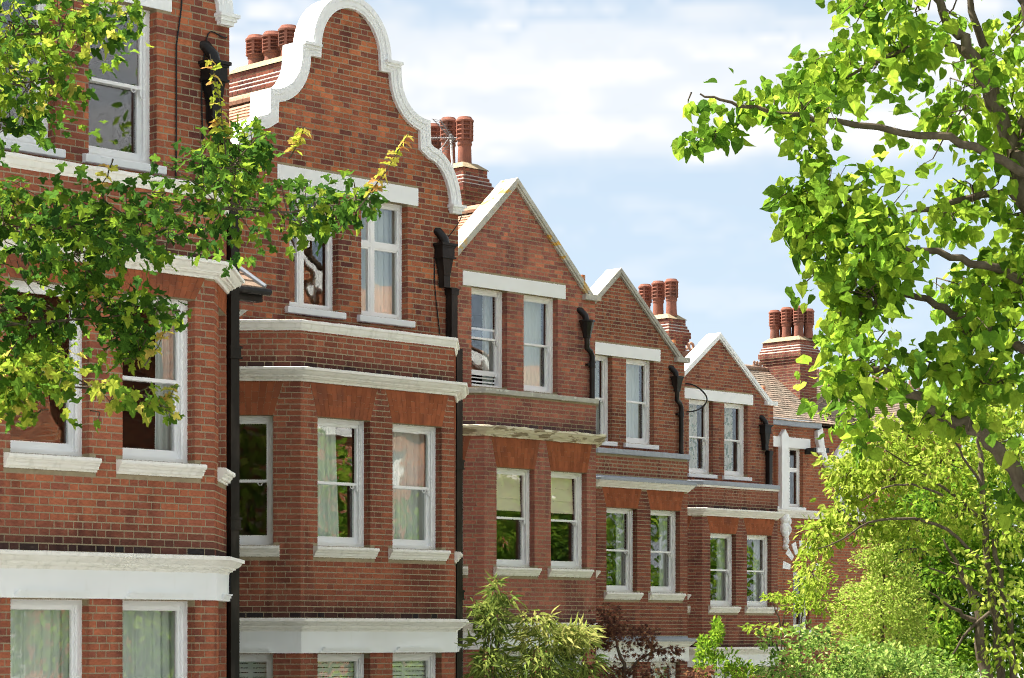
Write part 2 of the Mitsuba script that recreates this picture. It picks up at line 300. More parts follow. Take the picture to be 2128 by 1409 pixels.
# ---------------------------------------------------------------- brickwork
COURSE, BH = 0.075, 0.0630
class Bricks:
    def __init__(s): s.rows = []              # (frame, u0, u1, w0, w1, z0, z1, tone, bright)
def fill(bk, F, poly, zbase, rng, lo=0.0, hi=1.0, joint=0.0125, soot=(), reveals=(), bh=BH):
    minx, minz, maxx, maxz = poly.bounds
    j0, j1 = int(math.floor((minz - zbase) / COURSE)), int(math.ceil((maxz - zbase) / COURSE))
    per = 0.3375
    for j in range(j0, j1):
        za = max(zbase + j * COURSE + joint / 2, minz); zb = min(za + bh, zbase + (j + 1) * COURSE, maxz)
        if zb - za < 0.02: continue
        def spans(z):
            g = poly.intersection(LineString([(minx - 1, z), (maxx + 1, z)]))
            return [(q.bounds[0], q.bounds[2]) for q in getattr(g, 'geoms', [g]) if not q.is_empty and q.length > 0.02]
        A, B = spans(za + 0.1 * (zb - za)), spans(zb - 0.1 * (zb - za))
        iv = [(max(a0, b0), min(a1, b1)) for a0, a1 in A for b0, b1 in B if min(a1, b1) - max(a0, b0) > 0.03]
        ph = (0.0 if j % 2 else 0.16875) + (rng.random() - 0.5) * 0.03
        sk = 0.0
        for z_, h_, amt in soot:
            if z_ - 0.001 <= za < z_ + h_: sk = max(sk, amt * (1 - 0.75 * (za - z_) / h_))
        for a, b in iv:
            edges, x = [a], math.floor((a - ph) / per) * per + ph
            while x < b + per:
                for q in (x, x + 0.225):
                    q += (rng.random() - 0.5) * 0.008
                    if a + 0.035 < q < b - 0.035: edges.append(q)
                x += per
            edges.append(b)
            for i in range(len(edges) - 1):
                u0, u1 = edges[i] + (joint / 2 if i else 0.0), edges[i + 1] - (joint / 2 if i < len(edges) - 2 else 0.0)
                if u1 - u0 < 0.02: continue
                parts = [(u0, u1)]
                if u1 - u0 > 0.19 and rng.random() < 0.07: parts = [(u0, (u0 + u1) / 2 - joint / 2), ((u0 + u1) / 2 + joint / 2, u1)]
                for p0, p1 in parts:
                    t = lo + (hi - lo) * rng.beta(1.6, 1.5)
                    if rng.random() < 0.06: t = lo + (hi - lo) * 0.03
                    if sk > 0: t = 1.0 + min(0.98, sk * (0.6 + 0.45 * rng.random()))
                    bk.rows.append((F, p0, p1, -0.035, 0.0003 + 0.0026 * rng.random(), za + 0.0018 * rng.random(), zb - 0.0018 * rng.random(), t, 0.5 * (0.75 + 0.5 * rng.random())))
        for (u0, u1, z0, z1, rec) in reveals:
            if za >= z0 and zb <= z1:
                for e, s in ((u0, 1), (u1, -1)):
                    cut = rec * (0.45 if j % 2 else 1.0)
                    for w1, w0 in ((-0.003, -cut + 0.005), (-cut - 0.005, -rec)):
                        if w1 - w0 < 0.02: continue
                        bk.rows.append((F, min(e + 0.003 * s, e - 0.04 * s), max(e + 0.003 * s, e - 0.04 * s), w0, w1, za, zb, lo + (hi - lo) * rng.beta(1.5, 1.9), 0.5 * (0.7 + 0.4 * rng.random())))
_unit = {}
def unit_brick(t, b, bsdf):
    k = (round(t * 14), round(b * 10), bsdf)
    if k not in _unit:
        v = corners((0, 0, 0), (1, 1, 1))
        _unit[k] = mikit.ply((v, BOXF), bsdf, uv=np.tile([k[0] / 14, k[1] / 10], (8, 1)))
    return _unit[k]
def lay(bk, holder, want=300, keep=lambda c: True, name='brick', stuff='brickwork', unit=unit_brick, bsdf='m_brick'):
    """The bricks that show largest become parts of their own, the rest one mesh."""
    if not bk.rows: return
    fr = [r[0] for r in bk.rows]
    O, U, N = np.array([q.o for q in fr]), np.array([q.U for q in fr]), np.array([q.N for q in fr])
    d = np.array([r[1:] for r in bk.rows])
    mid = O + U * (d[:, 0:1] + d[:, 1:2]) / 2 + N * d[:, 3:4] + ZV * (d[:, 4:5] + d[:, 5:6]) / 2
    if name == 'tile': mid = O + U * (d[:, 0:1] + d[:, 1:2]) / 2
    X, Y = mid[:, 0] / mid[:, 1] * FPX + CX, YH - mid[:, 2] / mid[:, 1] * FPX
    front = (N * -mid).sum(1) / np.linalg.norm(mid, axis=1)
    size = (d[:, 1] - d[:, 0]) * (d[:, 5] - d[:, 4]) * front / mid[:, 1] ** 2
    ok = (X > 4) & (X < PW - 4) & (Y > 4) & (Y < PH - 4) & (front > 0.2) & np.array([keep((x, y)) for x, y in zip(X, Y)])
    order = np.argsort(-np.where(ok, size, -1))[:want]
    own = set(i for i in order if ok[i])
    for i in sorted(own):
        F, u0, u1, w0, w1, z0, z1, t, b = bk.rows[i]
        M = np.eye(4); M[:3, 0], M[:3, 1], M[:3, 2] = F.U * (u1 - u0), F.N * (w1 - w0), ZV * (z1 - z0)
        M[:3, 3] = F.T([u0, w0, z0])
        scene[fresh(f'{holder}__{name}')] = {**unit(t, b, bsdf), 'to_world': T4(M)}
    rest = np.array([i for i in range(len(bk.rows)) if i not in own])
    if len(rest) == 0: return
    d, O, U, N = d[rest], O[rest], U[rest], N[rest]
    lo, hi = d[:, [0, 2, 4]], d[:, [1, 3, 5]]
    c = np.stack([np.stack([(lo, hi)[i][:, 0], (lo, hi)[j][:, 1], (lo, hi)[k][:, 2]], -1) for i in (0, 1) for j in (0, 1) for k in (0, 1)], 1)
    v = O[:, None] + c[..., 0:1] * U[:, None] + c[..., 1:2] * N[:, None] + c[..., 2:3] * ZV
    faces = np.array([q for q in BOXF if not set(q) <= {0, 1, 4, 5}])      # no inner face
    f = (np.arange(len(rest)) * 8)[:, None, None] + faces[None]
    flip = (np.cross(U, N) @ ZV) < 0
    f[flip] = f[flip][:, :, ::-1]
    uv = np.repeat(d[:, 6:8], 8, 0)
    k = fresh(f'{holder}__{stuff}')
    scene[k] = mikit.ply((v.reshape(-1, 3), f.reshape(-1, 3)), bsdf, uv=uv)
    tag(k, kind='stuff')

# ---------------------------------------------------------------- windows
def pane(mb, F, u0, u1, w, z0, z1, rng, wave=0.0008):
    nu, nz = 9, 13
    uu, zz = np.meshgrid(np.linspace(u0, u1, nu), np.linspace(z0, z1, nz), indexing='ij')
    q = np.stack([uu * 3.1, zz * 3.1, np.full_like(uu, rng.random() * 50)], -1)
    ww = w + wave * (meshkit.fbm(q, 2, 3) - 0.5) * 2 + (uu - u0) * (rng.random() - 0.5) * 0.012 + (zz - z0) * (rng.random() - 0.5) * 0.010
    v = np.stack([uu, ww, zz], -1).reshape(-1, 3)
    i = np.arange(nu * nz).reshape(nu, nz)
    a, b, c, d = i[:-1, :-1].ravel(), i[1:, :-1].ravel(), i[1:, 1:].ravel(), i[:-1, 1:].ravel()
    mb.add(F.T(v), np.vstack([np.stack([a, b, c], 1), np.stack([a, c, d], 1)]))
def hanging(F, u0, u1, w, z0, z1, rng, folds=7.0, amp=0.022, pull=0.0):
    nu, nz = 64, 6
    uu, zz = np.meshgrid(np.linspace(0, 1, nu), np.linspace(0, 1, nz), indexing='ij')
    ph = rng.random() * 6
    ww = w + amp * np.sin(uu * folds * 6.283 * (u1 - u0) + ph + 0.5 * np.sin(zz * 3 + ph)) + amp * 0.5 * np.sin(uu * folds * 2.6 * 6.283 * (u1 - u0) + 2 * ph) - 0.02
    us = u0 + uu * (u1 - u0) + pull * (1 - zz) * uu
    v = np.stack([us, ww, z0 + zz * (z1 - z0)], -1).reshape(-1, 3)
    i = np.arange(nu * nz).reshape(nu, nz)
    a, b, c, d = i[:-1, :-1].ravel(), i[1:, :-1].ravel(), i[1:, 1:].ravel(), i[:-1, 1:].ravel()
    mb = MB(); mb.add(F.T(v), np.vstack([np.stack([a, b, c], 1), np.stack([a, c, d], 1)])); return mb
def frame_of(mb, F, u0, u1, w0, w1, z0, z1, l, r, b, t):
    mb.box(F, u0, u0 + l, w0, w1, z0, z1); mb.box(F, u1 - r, u1, w0, w1, z0, z1)
    mb.box(F, u0 + l, u1 - r, w0, w1, z0, z0 + b); mb.box(F, u0 + l, u1 - r, w0, w1, z1 - t, z1)
SILL = [(-0.14, 0.0), (0.085, -0.012), (0.098, -0.022), (0.10, -0.045), (0.09, -0.062), (0.070, -0.066), (0.068, -0.085), (0.05, -0.100), (0.045, -0.125), (0.02, -0.130), (0.018, -0.150), (-0.14, -0.150)]
def window(house, F, u0, u1, z0, z1, rng, rec=0.125, kind='sash', sill=None, curtain=None, mid=0.5, raised=0.0, over=0.08):
    k = fresh(f'{house}__window')
    w = -rec
    mb = MB()
    if kind == 'sash':
        frame_of(mb, F, u0, u1, w - 0.14, w, z0, z1, 0.058, 0.058, 0.05, 0.055)
        for e, s in ((u0, 1), (u1, -1)):      # staff bead in front of the sashes
            mb.box(F, min(e + 0.058 * s, e + 0.074 * s), max(e + 0.058 * s, e + 0.074 * s), w - 0.03, w - 0.012, z0 + 0.05, z1 - 0.055)
        put(f'{k}__frame', mb, 'm_frame')
        a, b, zb, zt = u0 + 0.058, u1 - 0.058, z0 + 0.05, z1 - 0.055
        zm = zb + (zt - zb) * mid
        mb = MB(); frame_of(mb, F, a, b, w - 0.075, w - 0.034, zm - 0.018, zt, 0.046, 0.046, 0.036, 0.045)
        for e, s in ((a, 1), (b, -1)):
            mb.box(F, min(e, e + 0.04 * s), max(e, e + 0.04 * s), w - 0.072, w - 0.037, zm - 0.085, zm - 0.018)
            mb.box(F, min(e, e + 0.025 * s), max(e, e + 0.025 * s), w - 0.070, w - 0.039, zm - 0.105, zm - 0.085)
        put(f'{k}__sash', mb, 'm_frame')
        mb = MB(); pane(mb, F, a + 0.044, b - 0.044, w - 0.055, zm + 0.016, zt - 0.043, rng); put(f'{k}__pane', mb, 'm_glass', True)
        mb = MB(); frame_of(mb, F, a, b, w - 0.125, w - 0.082, zb + raised, zm + 0.018 + raised, 0.046, 0.046, 0.085, 0.036)
        if raised:
            mb.box(F, a, b, w - 0.15, w - 0.13, zb + 0.05, zb + 0.075); mb.box(F, a, b, w - 0.15, w - 0.13, zb + 0.12, zb + 0.14)
        put(f'{k}__sash', mb, 'm_frame')
        mb = MB(); pane(mb, F, a + 0.044, b - 0.044, w - 0.103, zb + 0.083 + raised, zm - 0.016 + raised, rng); put(f'{k}__pane', mb, 'm_glass', True)
        if rng.random() < 0.75:
            mb = MB(); c = b - 0.13
            t = np.linspace(0, np.pi, 9)
            mb.tube(F.T(np.stack([c + 0.03 * np.cos(t), np.full(9, w - 0.03), zm - 0.018 - 0.04 * np.sin(t)], 1)), 0.006, 5); put(f'{k}__handle', mb, 'm_frame')
    else:                                     # side-hung casements with a transom
        frame_of(mb, F, u0, u1, w - 0.09, w, z0, z1, 0.05, 0.05, 0.055, 0.05)
        um, zt = u0 + (u1 - u0) * 0.36, z0 + (z1 - z0) * 0.62
        mb.box(F, um - 0.032, um + 0.032, w - 0.085, w - 0.004, z0 + 0.05, z1 - 0.05)
        mb.box(F, u0 + 0.05, um - 0.032, w - 0.083, w - 0.008, zt - 0.03, zt + 0.03); mb.box(F, um + 0.032, u1 - 0.05, w - 0.083, w - 0.008, zt - 0.03, zt + 0.03)
        put(f'{k}__frame', mb, 'm_frame')
        for p0, p1 in ((u0 + 0.05, um - 0.032), (um + 0.032, u1 - 0.05)):
            for q0, q1 in ((z0 + 0.055, zt - 0.03), (zt + 0.03, z1 - 0.05)):
                mb = MB(); frame_of(mb, F, p0, p1, w - 0.07, w - 0.018, q0, q1, 0.028, 0.028, 0.028, 0.028); put(f'{k}__sash', mb, 'm_frame')
                mb = MB(); pane(mb, F, p0 + 0.027, p1 - 0.027, w - 0.045, q0 + 0.027, q1 - 0.027, rng, 0.0018); put(f'{k}__pane', mb, 'm_glass', True)
    if sill == 'moulded':
        mb = MB(); mb.sweep(F, [(u0 - over, 0), (u1 + over, 0)], [(o, z0 + z) for o, z in SILL], rough=0.003); put(f'{k}__sill', mb, 'm_cream', 25)
    elif sill == 'slab':
        mb = MB(); mb.sweep(F, [(u0 - over, 0), (u1 + over, 0)], [(-0.14, z0), (0.062, z0 - 0.014), (0.07, z0 - 0.024), (0.07, z0 - 0.095), (0.06, z0 - 0.102), (-0.10, z0 - 0.102)]); put(f'{k}__sill', mb, 'm_white', 25)
    wc = w - 0.24
    H = z1 - z0
    if curtain == 'sheer': put(f'{k}__curtain', hanging(F, u0 + 0.02, u1 + 0.20, wc, z0 - 0.1, z1 + 0.05, rng, 9.0), 'm_curtain', True)
    elif curtain == 'wide': put(f'{k}__curtain', hanging(F, u0 + 0.05, u0 + (u1 - u0) * 0.80 + 0.15, wc, z0 - 0.1, z1 + 0.05, rng, 6.0), 'm_curtain', True)
    elif curtain == 'left': put(f'{k}__curtain', hanging(F, u0 + 0.05, u0 + (u1 - u0) * 0.48 + 0.20, wc, z0 - 0.1, z1 + 0.05, rng, 8.0, pull=0.08), 'm_curtain', True)
    elif curtain == 'right':
        put(f'{k}__curtain', hanging(F, u0 + (u1 - u0) * 0.62 + 0.12, u0 + (u1 - u0) * 0.86 + 0.17, wc, z0 - 0.1, z1 + 0.05, rng, 12.0), 'm_curtain', True)
    elif curtain == 'drape':
        put(f'{k}__curtain', hanging(F, u0 + (u1 - u0) * 0.30 + 0.10, u0 + (u1 - u0) * 0.68 + 0.15, wc, z0 - 0.1, z1 + 0.05, rng, 8.0), 'm_drape', True)
    elif curtain == 'blind':
        mb = MB()
        for i, (q0, q1) in enumerate(((0.97, 0.83), (0.83, 0.70), (0.70, 0.60), (0.62, 0.575))):
            mb.add(F.T(np.array([[u0, wc + 0.08 + 0.008 * i, z0 + H * q0], [u1 - 0.09, wc + 0.08 + 0.008 * i, z0 + H * q0], [u1 - 0.09, wc + 0.096 + 0.012 * i, z0 + H * q1], [u0, wc + 0.096 + 0.012 * i, z0 + H * q1]])), [[0, 1, 2], [0, 2, 3]])
        put(f'{k}__blind', mb, 'm_blind')
    elif curtain == 'shutter':
        mb = MB()
        n = int(H / 0.06)
        for i in range(n):
            z = z0 + H * (i + 0.5) / n
            for p0, p1 in ((u0, (u0 + u1) / 2 - 0.03), ((u0 + u1) / 2 + 0.03, u1)): mb.box(F, p0, p1, wc + 0.07, wc + 0.08, z - 0.026, z + 0.024)
        mb.box(F, (u0 + u1) / 2 - 0.03, (u0 + u1) / 2 + 0.03, wc + 0.06, wc + 0.085, z0, z1)
        put(f'{k}__blind', mb, 'm_curtain')
    return k

# ---------------------------------------------------------------- rainwater pipes, chimneys, roofs
def square_pipe(house, F, a, w, ztop, zelbow, zbreak, zend, hop=0.0):
    k = fresh(f'{house}__downpipe')
    s = 0.058
    mb = MB(); mb.tube(F.T([[a - 0.26, -0.12, ztop + 0.19], [a - 0.20, 0.02, ztop + 0.17], [a - 0.16, 0.10, ztop + 0.06], [a - 0.15, 0.11, ztop - 0.02]]), 0.065, 10); put(f'{k}__spout', mb, 'm_black', 40)
    mb = MB()
    for (h0, h1, e) in ((0.0, -0.035, 0.19), (-0.035, -0.06, 0.165), (-0.06, -0.19, 0.15), (-0.19, -0.215, 0.17)):
        mb.box(F, a - 0.15 - e * 0.78, a - 0.15 + e * 0.78, 0.008, 0.05 + e * 0.85, ztop + h1, ztop + h0)
    v = F.T(np.array([[a - 0.25, 0.01, ztop - 0.215], [a - 0.05, 0.01, ztop - 0.215], [a - 0.05, 0.165, ztop - 0.215], [a - 0.25, 0.165, ztop - 0.215], [a - 0.15 - s, 0.03, ztop - 0.46], [a - 0.15 + s, 0.03, ztop - 0.46], [a - 0.15 + s, 0.15, ztop - 0.46], [a - 0.15 - s, 0.15, ztop - 0.46]]))
    mb.add(v, [[0, 1, 5], [0, 5, 4], [1, 2, 6], [1, 6, 5], [2, 3, 7], [2, 7, 6], [3, 0, 4], [3, 4, 7]]); put(f'{k}__hopper', mb, 'm_black')
    def leg(p, q):
        mb = MB(); vs = []
        for (aa, zz) in (p, q):
            for du, dw in ((-s, -s), (s, -s), (s, s), (-s, s)): vs.append([aa + du, w + dw, zz])
        f = []
        for i in range(4): j = (i + 1) % 4; f += [[i, j, j + 4], [i, j + 4, i + 4]]
        mb.add(F.T(np.array(vs)), f)
        return mb
    mb = leg((a - 0.15, ztop - 0.46), (a - 0.15, ztop - 0.62)); put(f'{k}__pipe', mb, 'm_black')
    mb = leg((a - 0.15, ztop - 0.62), (a, zelbow)); put(f'{k}__pipe', mb, 'm_black')
    mb = leg((a, zelbow), (a, zbreak)); put(f'{k}__pipe', mb, 'm_black')
    mb = MB(); mb.box(F, a - s - 0.012, a + s + 0.012, w - s - 0.012, w + s + 0.012, zelbow - 0.10, zelbow - 0.01); mb.box(F, a - s - 0.02, a + s + 0.02, w - s - 0.02, w + s + 0.02, zelbow - 0.035, zelbow - 0.015); put(f'{k}__collar', mb, 'm_black')
    a2 = a + 0.10
    def seg(z1, z0): return leg((a2, z1), (a2, z0))
    put(f'{k}__pipe', seg(zbreak - 0.02, zend), 'm_black')
    z = zbreak - 1.6
    while z > zend + 0.4:
        mb = MB(); mb.box(F, a2 - s - 0.012, a2 + s + 0.012, w - s - 0.012, w + s + 0.012, z - 0.14, z)
        mb.box(F, a2 - s - 0.024, a2 + s + 0.024, w - s - 0.02, w + s + 0.024, z - 0.03, z - 0.005); mb.box(F, a2 - s - 0.024, a2 + s + 0.024, w - s - 0.02, w + s + 0.024, z - 0.14, z - 0.12)
        put(f'{k}__collar', mb, 'm_black'); z -= 1.85
def round_pipe(house, F, a, w, ztop, zend, funnel=True, cable=False):
    k = fresh(f'{house}__downpipe')
    mb = MB(); mb.tube(F.T([[a - 0.30, -0.1, ztop + 0.20], [a - 0.25, 0.03, ztop + 0.18], [a - 0.20, 0.10, ztop + 0.08], [a - 0.19, 0.11, ztop - 0.04]]), 0.06, 10); put(f'{k}__spout', mb, 'm_black', 40)
    base = F.T([a - 0.19, 0.13, ztop])
    mb = MB(); mb.lathe(base, [(0.06, 0.0), (0.145, 0.0), (0.145, -0.03), (0.13, -0.04), (0.075, -0.27), (0.075, -0.31), (0.05, -0.33)], 8 if funnel else 4); put(f'{k}__hopper', mb, 'm_black', 30)
    mb = MB(); mb.tube(F.T([[a - 0.19, 0.13, ztop - 0.30], [a - 0.19, 0.13, ztop - 0.40], [a - 0.16, w + 0.02, ztop - 0.49], [a - 0.04, w, ztop - 0.55], [a, w, ztop - 0.64], [a, w, ztop - 0.9], [a, w, zend]]), 0.05, 12); put(f'{k}__pipe', mb, 'm_black', 50)
    mb = MB(); mb.lathe(F.T([a, w, ztop - 0.78]), [(0.05, 0.06), (0.064, 0.06), (0.064, 0.045), (0.058, 0.04), (0.058, -0.03), (0.064, -0.035), (0.064, -0.05), (0.05, -0.05)], 12); mb.box(F, a - 0.1, a - 0.04, 0.0, w, ztop - 0.80, ztop - 0.76); put(f'{k}__collar', mb, 'm_black', 30)

POT = [(0.10, 0.0), (0.125, 0.0), (0.118, 0.10), (0.108, 0.42), (0.120, 0.44), (0.125, 0.47), (0.118, 0.50), (0.122, 0.54)]
def chimney(house, P, ztop, zbot, rng, pots=3, length=1.35, width=0.62, pot_h=0.95, two_rows=False, tone=(0.05, 0.75), spacing=0.40, sc=1.0):
    """P = ground point of the stack's centre; its long side runs out of the terrace."""
    k = fresh(f'{house}__chimney')
    F = Frame([P[0], P[1], 0])
    bk = Bricks(); mb = MB()
    steps = [(ztop - 0.075 * (i + 1), ztop - 0.075 * i, e) for i, e in enumerate((0.0, 0.0, 0.03, 0.06, 0.09, 0.09, 0.06, 0.03))] + [(zbot, ztop - 0.60, 0.0)]
    for z0, z1, e in steps:
        mb.box(F, -width / 2 - e + 0.006, width / 2 + e - 0.006, -length / 2 - e + 0.006, length / 2 + e - 0.006, z0, z1 - 0.002)
        for G, L in ((F.sub(-width / 2 - e, length / 2 + e, 0.0), width + 2 * e), (F.sub(-width / 2 - e, -length / 2 - e, math.pi / 2), length + 2 * e)):
            if G.N @ np.array([0, -1.0, 0]) < 0: pass
            fill(bk, G, sbox(0, z0, L, z1), z0 - 0.0, rng, tone[0], tone[1])
    put(f'{k}__stack', mb, 'm_mortar')
    lay(bk, k, 60, bsdf='m_dull_brick')
    for i, e in ((2, 0.03), (3, 0.06), (4, 0.09)):
        z = ztop - 0.075 * i; mb = MB(); q = []
        for e1, z1 in ((e + 0.004, z - 0.014), (e - 0.028, z + 0.016)):
            q += [[-width / 2 - e1, -length / 2 - e1, z1], [width / 2 + e1, -length / 2 - e1, z1], [width / 2 + e1, length / 2 + e1, z1], [-width / 2 - e1, length / 2 + e1, z1]]
        mb.add(F.T(np.array(q)), [x for j in range(4) for x in ([j, (j + 1) % 4, (j + 1) % 4 + 4], [j, (j + 1) % 4 + 4, j + 4])]); put(f'{k}__fillet', mb, 'm_stone')
    mb = MB(); e = 0.03
    v = [[-width / 2 - e, -length / 2 - e, ztop], [width / 2 + e, -length / 2 - e, ztop], [width / 2 + e, length / 2 + e, ztop], [-width / 2 - e, length / 2 + e, ztop], [-width / 2 + 0.12, -length / 2 + 0.14, ztop + 0.13], [width / 2 - 0.12, -length / 2 + 0.14, ztop + 0.13], [width / 2 - 0.12, length / 2 - 0.14, ztop + 0.13], [-width / 2 + 0.12, length / 2 - 0.14, ztop + 0.13]]
    f = [[0, 1, 5], [0, 5, 4], [1, 2, 6], [1, 6, 5], [2, 3, 7], [2, 7, 6], [3, 0, 4], [3, 4, 7], [4, 5, 6], [4, 6, 7]]
    mb.add(F.T(np.array(v)), f); put(f'{k}__cap', mb, 'm_mortar')
    for row in ((-0.13, 0.16) if two_rows else (0.0,)):
        for i in range(pots):
            q = (i - (pots - 1) / 2) * spacing
            base = F.T([row, q + (0.1 if row > 0 else 0), ztop + 0.08])
            h = pot_h * (0.90 + 0.18 * rng.random()); t = rng.random()
            prof = [(r * 1.12, z * h * 1.0) for r, z in POT]
            mb = MB(); mb.lathe(base, prof, 18, (t, 0.5))
            z = 0.54 * h
            for _ in range(4):                # louvred top: flared rings with slots between
                mb.lathe(base, [(0.125, z), (0.165, z + 0.012 * sc), (0.165, z + 0.026 * sc), (0.128, z + 0.05 * sc), (0.118, z + 0.055 * sc), (0.118, z + 0.085 * sc)], 18, (t, 0.5)); z += 0.085 * sc
            for j in range(6):
                an = j * math.pi / 3 + 0.3
                G = Frame(base, [math.cos(an), math.sin(an), 0], [-math.sin(an), math.cos(an), 0])
                mb.box(G, 0.10, 0.160, -0.022, 0.022, 0.54 * h, z + 0.02, (t, 0.5))
            mb.lathe(base, [(0.125, z), (0.172, z + 0.01), (0.172, z + 0.04), (0.15, z + 0.06), (0.125, z + 0.10), (0.108, z + 0.10), (0.10, z)], 18, (t, 0.5))
            put(f'{k}__pot', mb, 'm_pot', 35)
    return k

def tiled_slope(holder, F, a0, a1, w0, z0, w1, z1, rng, want=300, lo=0.2, hi=0.9, bsdf='m_tile'):
    """Plain clay tiles on the slope from the eave (w0, z0) up to the ridge (w1, z1)."""
    L = math.hypot(w1 - w0, z1 - z0); n = int(L / 0.105)
    up = (F.N * (w1 - w0) + ZV * (z1 - z0)) / L
    nor = np.cross(F.U, up)
    if nor[2] < 0: nor = -nor
    sag = lambda a: 0.012 * math.sin(a * 1.3) + 0.008 * math.sin(a * 3.1 + 1)
    V, Fc, UVs, mats = [], [], [], []
    tilt = 0.17
    for j in range(n):
        ph = (j % 2) * 0.085
        a = a0 + ph - 0.17
        while a < a1 + 0.17:
            t = lo + (hi - lo) * rng.beta(1.5, 1.5)
            if rng.random() < 0.05: t = lo
            o = F.T([a, w0, z0]) + up * (j * 0.105 - 0.04 + 0.004 * (rng.random() - 0.5)) + nor * (0.030 + sag(a) + 0.004 * rng.random())
            u2 = up * math.cos(tilt) - nor * math.sin(tilt); n2 = nor * math.cos(tilt) + up * math.sin(tilt)
            M = np.eye(4); M[:3, 0], M[:3, 1], M[:3, 2] = F.U * 0.163, u2 * 0.165, n2 * 0.020
            M[:3, 3] = o - n2 * 0.0
            mats.append((M, t)); a += 0.168
    P = np.array([m[0][:3, 3] for m in mats]); X, Y = P[:, 0] / P[:, 1] * FPX + CX, YH - P[:, 2] / P[:, 1] * FPX
    ok = (X > 0) & (X < PW) & (Y > 0) & (Y < PH)
    order = np.argsort(np.where(ok, P[:, 1], 1e9))[:want]
    own = {int(i) for i in order if ok[i]}
    c = corners((0, 0, 0), (1, 1, 1))
    rest = MB()
    flip = np.linalg.det(mats[0][0][:3, :3]) < 0
    for i, (M, t) in enumerate(mats):
        if i in own:
            scene[fresh(f'{holder}__tile')] = {**unit_tile(t, bsdf), 'to_world': T4(M)}
        else:
            rest.add(c @ M[:3, :3].T + M[:3, 3], BOXF[:, ::-1] if flip else BOXF, (t, 0.5))
    if rest.n: k = put(f'{holder}__tiling', rest, bsdf); tag(k, kind='stuff')
_tile = {}
def unit_tile(t, bsdf):
    k = (round(t * 12), bsdf)
    if k not in _tile: _tile[k] = mikit.ply((corners((0, 0, 0), (1, 1, 1)), BOXF), bsdf, uv=np.tile([k[0] / 12, 0.5], (8, 1)))
    return _tile[k]

# ---------------------------------------------------------------- the terraced houses
def dutch():                                  # half outline of the scrolled gable, (along, height above its kneelers), crown first
    t = np.linspace(0, np.pi / 2, 12)
    crown = [(0.69 * math.sin(q), 1.89 + 0.76 * math.cos(q)) for q in t]
    sh = [(0.87, 1.89), (0.88, 1.72)]
    conc = [(0.88 + 0.53 * (1 - math.cos(q)), 1.72 - 0.56 * math.sin(q)) for q in np.linspace(0.15, np.pi / 2, 9)]
    st = [(1.43, 1.16), (1.44, 0.84)]
    conv = [(1.44 + 0.60 * math.sin(q), 0.0 + 0.80 * math.cos(q)) for q in np.linspace(0.12, np.pi / 2 - 0.05, 9)]
    return crown + sh + conc + st + conv
CORNICE = [(-0.04, 0.0), (0.17, -0.004), (0.185, -0.012), (0.185, -0.045), (0.155, -0.05), (0.15, -0.062), (0.125, -0.095), (0.10, -0.105), (0.10, -0.122), (0.072, -0.126), (0.07, -0.14), (0.04, -0.150), (0.032, -0.170), (0.03, -0.178), (-0.04, -0.178)]
STRING = [(-0.04, 0.0), (0.045, -0.004), (0.055, -0.012), (0.055, -0.045), (0.035, -0.05), (0.03, -0.105), (0.012, -0.12), (0.010, -0.14), (-0.04, -0.14)]
def scale_prof(pr, k, h): return [(o * k if o > 0 else o, z * h) for o, z in pr]

